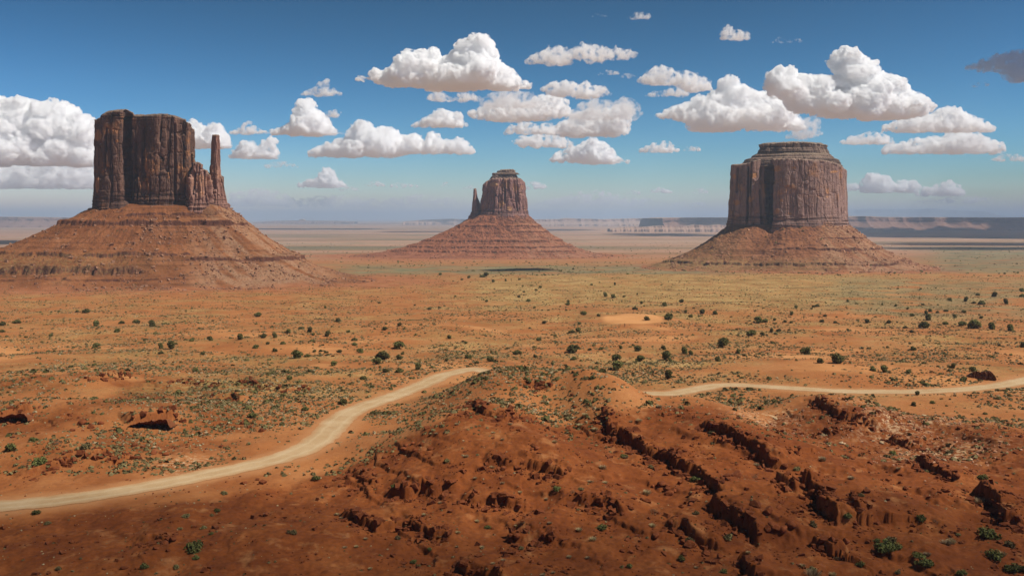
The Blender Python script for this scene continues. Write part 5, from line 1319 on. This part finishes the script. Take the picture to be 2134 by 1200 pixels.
ROCKS += CR(.3515, 650, 800, [(2070,590,60),(2110,615,50),(1990,690,50),(1820,590,40),(2040,890,60),(1870,915,50),(1700,800,36),(1215,895,50),(1180,905,40),(1380,890,50),(1430,900,40),(1230,720,40),(1095,740,50),(1300,1050,36),(1220,1050,30),(1350,1055,40),(1840,985,40),(1890,990,40),(2090,1000,40),(600,345,40),(612,385,40),(540,390,36),(470,305,30),(700,380,40),(1520,262,50),(1385,270,30),(1330,375,50),
  (430,430,36),(560,360,36),(650,350,30),(490,420,30),(1560,130,36),(1545,60,30),(1960,680,40),(2020,600,30),(1700,700,30),(1780,700,40),(1840,760,36),(1880,720,30),(1070,850,30),(640,1000,24),(1130,1075,30)])
ROCKS += CR(.5, 0, 600, [(690,1060,40),(720,1040,30),(650,1080,30),(700,1090,26),(520,1160,30),(610,1100,24),(880,1010,20),(340,560,40),(380,575,36),(420,560,30),(300,590,30),(640,680,40),(600,660,30),(560,650,30),(690,690,30),(1010,560,30),(1090,590,36),(1040,575,26)])
SLABS = CR(.3515, 1384, 780, [(660,255,40),(1050,400,46),(1065,405,30),(940,350,36),(980,420,30),(1540,240,40),(1580,255,34),(1610,235,30),(1720,490,36),(1660,500,40),(1600,470,30),(1780,500,36),(1690,470,28),(1050,320,26),(1290,400,36),(1240,390,30),(1560,440,30),(1820,500,26),(220,600,0)]) + CR(.5, 0, 600, [(640,660,22),(690,680,20),(800,610,22),(860,600,20),(610,650,18)])
def put_rocks(lst, key, cat, names, grp):
    lst = [q for q in lst if q[2] > 0]
    P = at_any([(x, y + w * 0.2) for x, y, w in lst])
    for i, ((x, y, w), p) in enumerate(zip(lst, P)):
        o = bpy.data.objects.new(names[0], BOUL[key][i % len(BOUL[key])]); COL.objects.link(o)
        s = w / F_PX * p[1] * 0.5
        o.scale = (s, s * _rr2.uniform(0.8, 1.1), s * _rr2.uniform(0.75, 1.0)); o.rotation_euler = (_rr2.uniform(-.3, .3), _rr2.uniform(-.3, .3), _rr2.uniform(0, 6.28))
        o.location = (p[0], p[1], p[2] + s * 0.18)
        tag(o, '%s %s %s' % (size_word(w, ('small', 'middling', 'large', 'very large')), names[1], region(x, y)), cat, grp)
put_rocks(ROCKS, 'red', 'boulder', ('boulder', 'dark red boulder'), 'boulders on the red slopes')
put_rocks(SLABS, 'pale', 'boulder', ('rock_slab', 'pale broken rock slab'), 'pale slabs at the foot of the ledges')

def rubble(name, label, mat, pos, size, seed, parent=None):
    """many angular blocks as one object: nobody could count them"""
    rng = np.random.default_rng(seed); n = len(pos)
    base = np.array([(x, y, z) for x in (-1, 1) for y in (-1, 1) for z in (-1, 1)], float) * 0.5
    fq = np.array([(0, 1, 3, 2), (4, 6, 7, 5), (0, 4, 5, 1), (2, 3, 7, 6), (0, 2, 6, 4), (1, 5, 7, 3)])
    V = base[None] * rng.uniform(0.55, 1.25, (n, 1, 3)) + rng.normal(0, 0.13, (n, 8, 3))
    a = rng.uniform(0, 6.28, n); t = rng.normal(0, 0.45, n)
    ca, sa, ct, st = np.cos(a)[:, None], np.sin(a)[:, None], np.cos(t)[:, None], np.sin(t)[:, None]
    y, z = V[..., 1] * ct - V[..., 2] * st, V[..., 1] * st + V[..., 2] * ct; x = V[..., 0]
    V = np.stack([x * ca - y * sa, x * sa + y * ca, z * 0.8], -1) * size[:, None, None] + pos[:, None, :]
    F = (fq[None] + (np.arange(n) * 8)[:, None, None]).reshape(-1, 4)
    o = mesh_obj(name, V.reshape(-1, 3), F, mat, smooth=False); tag(o, label, kind='stuff'); return o

rng_ = np.random.default_rng(77)
m_ = 120000
Yq = np.sqrt(rng_.uniform(116 ** 2, 300 ** 2, m_)); Xq = rng_.uniform(-0.62, 0.62, m_) * (Yq + 25)
hq = raw_height(Xq, Yq); rkq, raq, rbq = rock_mask(Xq, Yq, hq); Dq, _ = road_dist(Xq, Yq)
kq = rng_.random(m_) < np.clip(np.maximum(raq, rkq * 0.5) * np.clip(0.05 + 1.2 * fbm2(Xq / 9, Yq / 9, 3, 181), 0.01, 1), 0, 1) * (Dq > ROAD_W + 1)
Xq, Yq = Xq[kq][:17000], Yq[kq][:17000]; sq_ = 0.10 + 0.75 * rng_.random(len(Xq)) ** 9 + 0.20 * rng_.random(len(Xq))
_lx, _ly = [], []
for (P, h, L) in LEDGES:
    seg = np.linalg.norm(np.diff(P, axis=0), axis=1); cum = np.concatenate([[0], np.cumsum(seg)]); n_ = int(cum[-1] * 5.0)
    tq_ = rng_.uniform(0.05, 0.95, n_) * cum[-1]; bx = np.interp(tq_, cum, P[:, 0]); by = np.interp(tq_, cum, P[:, 1])
    ix = np.clip(np.searchsorted(cum, tq_) - 1, 0, len(seg) - 1); dv = np.diff(P, axis=0)[ix] / seg[ix][:, None]
    of = rng_.normal(-0.6, 1.5, n_); _lx.append(bx - dv[:, 1] * of); _ly.append(by + dv[:, 0] * of)
Xl, Yl = np.concatenate(_lx), np.concatenate(_ly); Dl, _ = road_dist(Xl, Yl); kl = Dl > ROAD_W + 1; Xl, Yl = Xl[kl], Yl[kl]
Xq = np.concatenate([Xq, Xl]); Yq = np.concatenate([Yq, Yl]); sq_ = np.concatenate([sq_, 0.2 + 1.1 * rng_.random(len(Xl)) ** 3])
rubble('loose_stones', 'loose red stones scattered over the near slopes', M_ROCK, np.stack([Xq, Yq, height(Xq, Yq) + 0.05 * sq_], -1), sq_, 78)
# pale broken stone under the right-hand ledges
Xp = rng_.normal(0, 1, 1500); Yp = rng_.normal(0, 1, 1500); wh = rng_.random(1500)
cxp = np.where(wh < .5, 1900, np.where(wh < .8, 1960, 1640)); cyp = np.where(wh < .5, 234, np.where(wh < .8, 212, 232)); wx = np.where(wh < .5, 80, 90)
Yp = cyp + Yp * 7; Xp = (cxp + wx * Xp - CX) / F_PX * Yp
sp_ = 0.10 + 0.5 * rng_.random(1500) ** 4
rubble('pale_rubble', 'pale broken stone strewn below the ledges at right', M_SCREE, np.stack([Xp, Yp, height(Xp, Yp) + 0.03], -1), sp_, 79)
# blocks on the taluses
for b, nm, cnt, sd, lo, hi in ((BW, 'left', 14000, 81, 0.4, 3.0), (BE, 'middle', 2500, 82, 0.8, 3.6), (BM, 'right', 10000, 83, 0.5, 3.4)):
    rg = np.random.default_rng(sd); M = cnt * 3
    phi = rg.uniform(-np.pi * 0.98, 0.35, M); tt_ = rg.random(M) ** 0.8
    r0 = np.interp(phi, np.concatenate([b.fa - 2 * np.pi, b.fa, b.fa + 2 * np.pi]), np.tile(b.fr, 3))
    c_, n_ = np.cos(phi), np.sin(phi)
    R_ = (b.R[0] * np.clip(c_, 0, 1) ** 2 + b.R[2] * np.clip(-c_, 0, 1) ** 2 + b.R[1] * np.clip(n_, 0, 1) ** 2 + b.R[3] * np.clip(-n_, 0, 1) ** 2)
    xb = b.c[0] + c_ * (r0 + tt_ * R_); yb_ = b.c[1] + n_ * (r0 + tt_ * R_)
    pr = np.clip(0.25 + 1.3 * fbm2(xb / 30, yb_ / 30, 4, sd), 0.02, 1) * (1.0 if b is BE else np.where(phi > -1.5, 1.0, 0.45))
    kk_ = rg.random(M) < pr; xb, yb_ = xb[kk_][:cnt], yb_[kk_][:cnt]
    sb = lo + (hi - lo) * rg.random(len(xb)) ** 11 + 0.6 * lo * rg.random(len(xb))
    rubble('talus_blocks', 'fallen blocks strewn down the slope of the %s butte' % nm, M_SCREE, np.stack([xb, yb_, b.surf(xb, yb_) + 0.1 * sb], -1), sb, sd)

# the dark ledge of broken rock at the right edge and the two overhangs in the red hummocks
def outcrop(label, px, py, wpx, hpx, seed, mat=M_DARKROCK, dpx=None, lean=0.25, name='rock_outcrop', tilt=0.0):
    p = at_any([(px, py)])[0]; k = p[1] / F_PX
    w, h = wpx * k, hpx * k * 1.1; d = (dpx or wpx * 0.35) * k
    nx, nz = 70, 16
    u = np.linspace(-1, 1, nx); v = np.linspace(0, 1, nz)
    U, Vv = np.meshgrid(u, v)
    top = h * (1 - np.abs(u) ** (4 if tilt == 0 else 9)) * (0.7 + 0.35 * fbm2(u * 3, u * 0 + seed, 3, seed)) * (1 + tilt * u)
    front = -lean * d * Vv + 0.25 * d * fbm2(U * 5, Vv * 3, 3, seed + 2) + 0.18 * d * np.abs(perlin2(U * 9, Vv * 1.5, seed + 3))
    X = p[0] + U * w * 0.5; Y = p[1] + front - 0.1 * d * (1 - U ** 2); Z = p[2] - 0.5 + Vv * np.maximum(top, 0.05)[None] + 0.5 * Vv
    # back over the top and down into the slope
    bt = np.linspace(0.1, 1, 8)
    Xb = np.repeat(X[-1][None], 8, 0); Yb = Y[-1][None] + bt[:, None] * d * 1.6; Zb = Z[-1][None] - bt[:, None] ** 2 * np.maximum(top, .05)[None] * 1.0 - bt[:, None] * 0.3
    V = np.concatenate([np.stack([X, Y, Z], -1).reshape(-1, 3), np.stack([Xb, Yb, Zb], -1).reshape(-1, 3)])
    o = mesh_obj(name, V, grid_faces(nz + 8, nx), mat, smooth=False); tag(o, label, 'rock outcrop'); return o
M_REDLEDGE = rock_material('red_ledge_rock', (0.14, 0.045, 0.018), (0.22, 0.075, 0.028), (0.31, 0.12, 0.05))
outcrop('broken dark rock outcrop just above the right road', 2045, 790, 60, 22, 61)
outcrop('dark overhanging rock ledge among the red hummocks at left', 322, 884, 90, 18, 62, M_REDLEDGE, lean=1.2, tilt=0.55)
outcrop('dark overhanging rock ledge at the left edge of the view', 34, 870, 80, 15, 63, M_REDLEDGE, lean=1.2, tilt=0.55)
# two small things standing by the tracks
def at1(px, py): return at_any([(px, py)])[0]
p = at1(1519, 797); k = p[1] / F_PX
_t = NT('weathered_wood'); M_WOOD = _t.surf((0.10, 0.055, 0.03), 0.9)
sg = empty('roadside_sign', tuple(p)); tag(sg, 'small brown roadside sign on a post above the right road', 'sign')
V, F = tubes([((0, 0, -0.2), (0, 0, 1.3), 0.07, 0.06)], 8); mesh_obj('post', V, F, M_WOOD, sg)
bm = bmesh.new(); bmesh.ops.create_cube(bm, size=1.0); bmesh.ops.scale(bm, vec=(1.1, 0.07, 0.55), verts=bm.verts); bmesh.ops.translate(bm, vec=(0, -0.10, 1.15), verts=bm.verts); bmesh.ops.bevel(bm, geom=bm.edges[:], offset=0.02, segments=1)
me = bpy.data.meshes.new('board'); bm.to_mesh(me); bm.free(); me.materials.append(M_WOOD); o = bpy.data.objects.new('board', me); COL.objects.link(o); o.parent = sg
p = at1(1302, 681)
V, F = tubes([((0, 0, -0.3), (0.04, 0, 1.6), 0.16, 0.13), ((0.04, 0, 1.6), (0.0, 0.0, 1.75), 0.13, 0.02), ((0.02, 0, 1.0), (-0.45, 0.05, 1.15), 0.07, 0.04)], 8)
o = mesh_obj('stump', V, F, M_WOOD, loc=tuple(p)); tag(o, 'lone dark stump standing on the bare pale dune', 'stump')

# ------------------------------------------------------------------ clouds overhead whose shade lies on the far plain
def shade_cloud(label, px, Y, wx, wy, seed, alt=2700, dens=0.6, h=260):
    gx = (px - CX) / F_PX * Y; gz = float(prof(np.array([Y]))[0])
    s_ = (alt - gz) / TO_SUN.z; c = Vector((gx, Y, gz)) + TO_SUN * s_
    rng = np.random.default_rng(seed); n = int(np.clip(60 + wx * wy / 16000.0, 60, 260))
    q = np.stack([rng.uniform(-1, 1, n), rng.uniform(-1, 1, n), rng.random(n)], -1)
    q = q[(q[:, 0] ** 4 + q[:, 1] ** 4) < 1]; r = h * rng.uniform(0.5, 1.0, len(q)) * (1.1 - 0.6 * np.hypot(q[:, 0], q[:, 1])) + min(wx, wy) * 0.13
    cen = q * np.array([wx, wy, h * 0.4])
    V = cen[:, None] + ICO_V[None] * np.stack([r * (1.0 + 0.5 * wx / wy if wx > wy else 1.0), r, r * 0.55], -1)[:, None, :]
    Fa = (ICO_F[None] + (np.arange(len(q)) * len(ICO_V))[:, None, None]).reshape(-1, 3)
    mat = CLOUD_M.get(dens) or CLOUD_M.setdefault(dens, cloud_material('cloud_vapour', 0.030 * dens))
    o = mesh_obj('cloud', V.reshape(-1, 3), Fa, mat)
    md = o.modifiers.new('union', 'REMESH'); md.mode = 'VOXEL'; md.voxel_size = max(wx, wy) / 45
    dg = bpy.context.evaluated_depsgraph_get(); me = bpy.data.meshes.new_from_object(o.evaluated_get(dg)); o.modifiers.clear(); old = o.data; o.data = me; bpy.data.meshes.remove(old)
    o.location = c; tag(o, label, 'cloud')
shade_cloud('long cloud overhead shading the mesa behind the right butte', 2075, 7150, 1300, 2100, 701)
shade_cloud('cloud overhead shading the right end of the dark mesa', 2230, 9600, 1100, 1900, 702)
shade_cloud('narrow cloud overhead shading the plain at the right edge', 2090, 3020, 350, 200, 703, h=90)
shade_cloud('second narrow cloud overhead shading the plain at the right edge', 2090, 3800, 430, 300, 704, h=90)
shade_cloud('cloud overhead shading the plain left of the right butte', 1400, 6700, 360, 700, 705, h=120)
shade_cloud('added unseen cloud overhead shading the flat before the middle butte', 1092, 1490, 20, 30, 706, alt=900, h=60, dens=1.6)  # added out of view to darken this patch of the flat
shade_cloud('cloud overhead shading the far plain right of the middle butte', 1150, 9500, 420, 700, 707, h=120)
shade_cloud('cloud overhead shading the left end of the dark mesa', 1500, 9600, 360, 700, 708, h=150)
shade_cloud('cloud overhead shading the green flats at the far left', -60, 4200, 500, 500, 709, h=90)
shade_cloud('cloud overhead shading the plain left of the middle butte', 880, 8200, 300, 350, 710, h=100)
shade_cloud('cloud overhead shading the far plain beyond the left butte', 640, 10300, 700, 600, 711, h=120)

shade_cloud('added unseen thin cloud overhead dimming the near slope at lower left', 60, 142, 62, 34, 712, alt=900, dens=0.42, h=36)  # added out of view only to darken the lower-left corner
shade_cloud('added unseen thin cloud overhead dimming the near slope at lower right', 1960, 138, 46, 26, 713, alt=900, dens=0.36, h=36)  # likewise an added, unseen cloud, darkening the lower-right corner
# a bigger cloud added out of view, blocking sun from the slate-grey one
dk = next(o for o in bpy.data.objects if o.get('label', '').startswith('dark slate-grey cloud'))
sc_ = TO_SUN * 4200 + Vector(dk.location)
rng = np.random.default_rng(720); q = rng.uniform(-1, 1, (50, 3)); q = q[np.linalg.norm(q, axis=1) < 1]
V = (q * np.array([2600, 1800, 420]))[:, None] + ICO_V[None] * np.array([1000, 900, 520])
Fa = (ICO_F[None] + (np.arange(len(q)) * len(ICO_V))[:, None, None]).reshape(-1, 3)
o = mesh_obj('cloud', V.reshape(-1, 3), Fa, cloud_material('cloud_vapour', 0.012))
md = o.modifiers.new('union', 'REMESH'); md.mode = 'VOXEL'; md.voxel_size = 130
dg = bpy.context.evaluated_depsgraph_get(); me = bpy.data.meshes.new_from_object(o.evaluated_get(dg)); o.modifiers.clear(); old = o.data; o.data = me; bpy.data.meshes.remove(old)
o.location = sc_; tag(o, 'added unseen large cloud beyond the right edge, shading the slate-grey cloud', 'cloud')
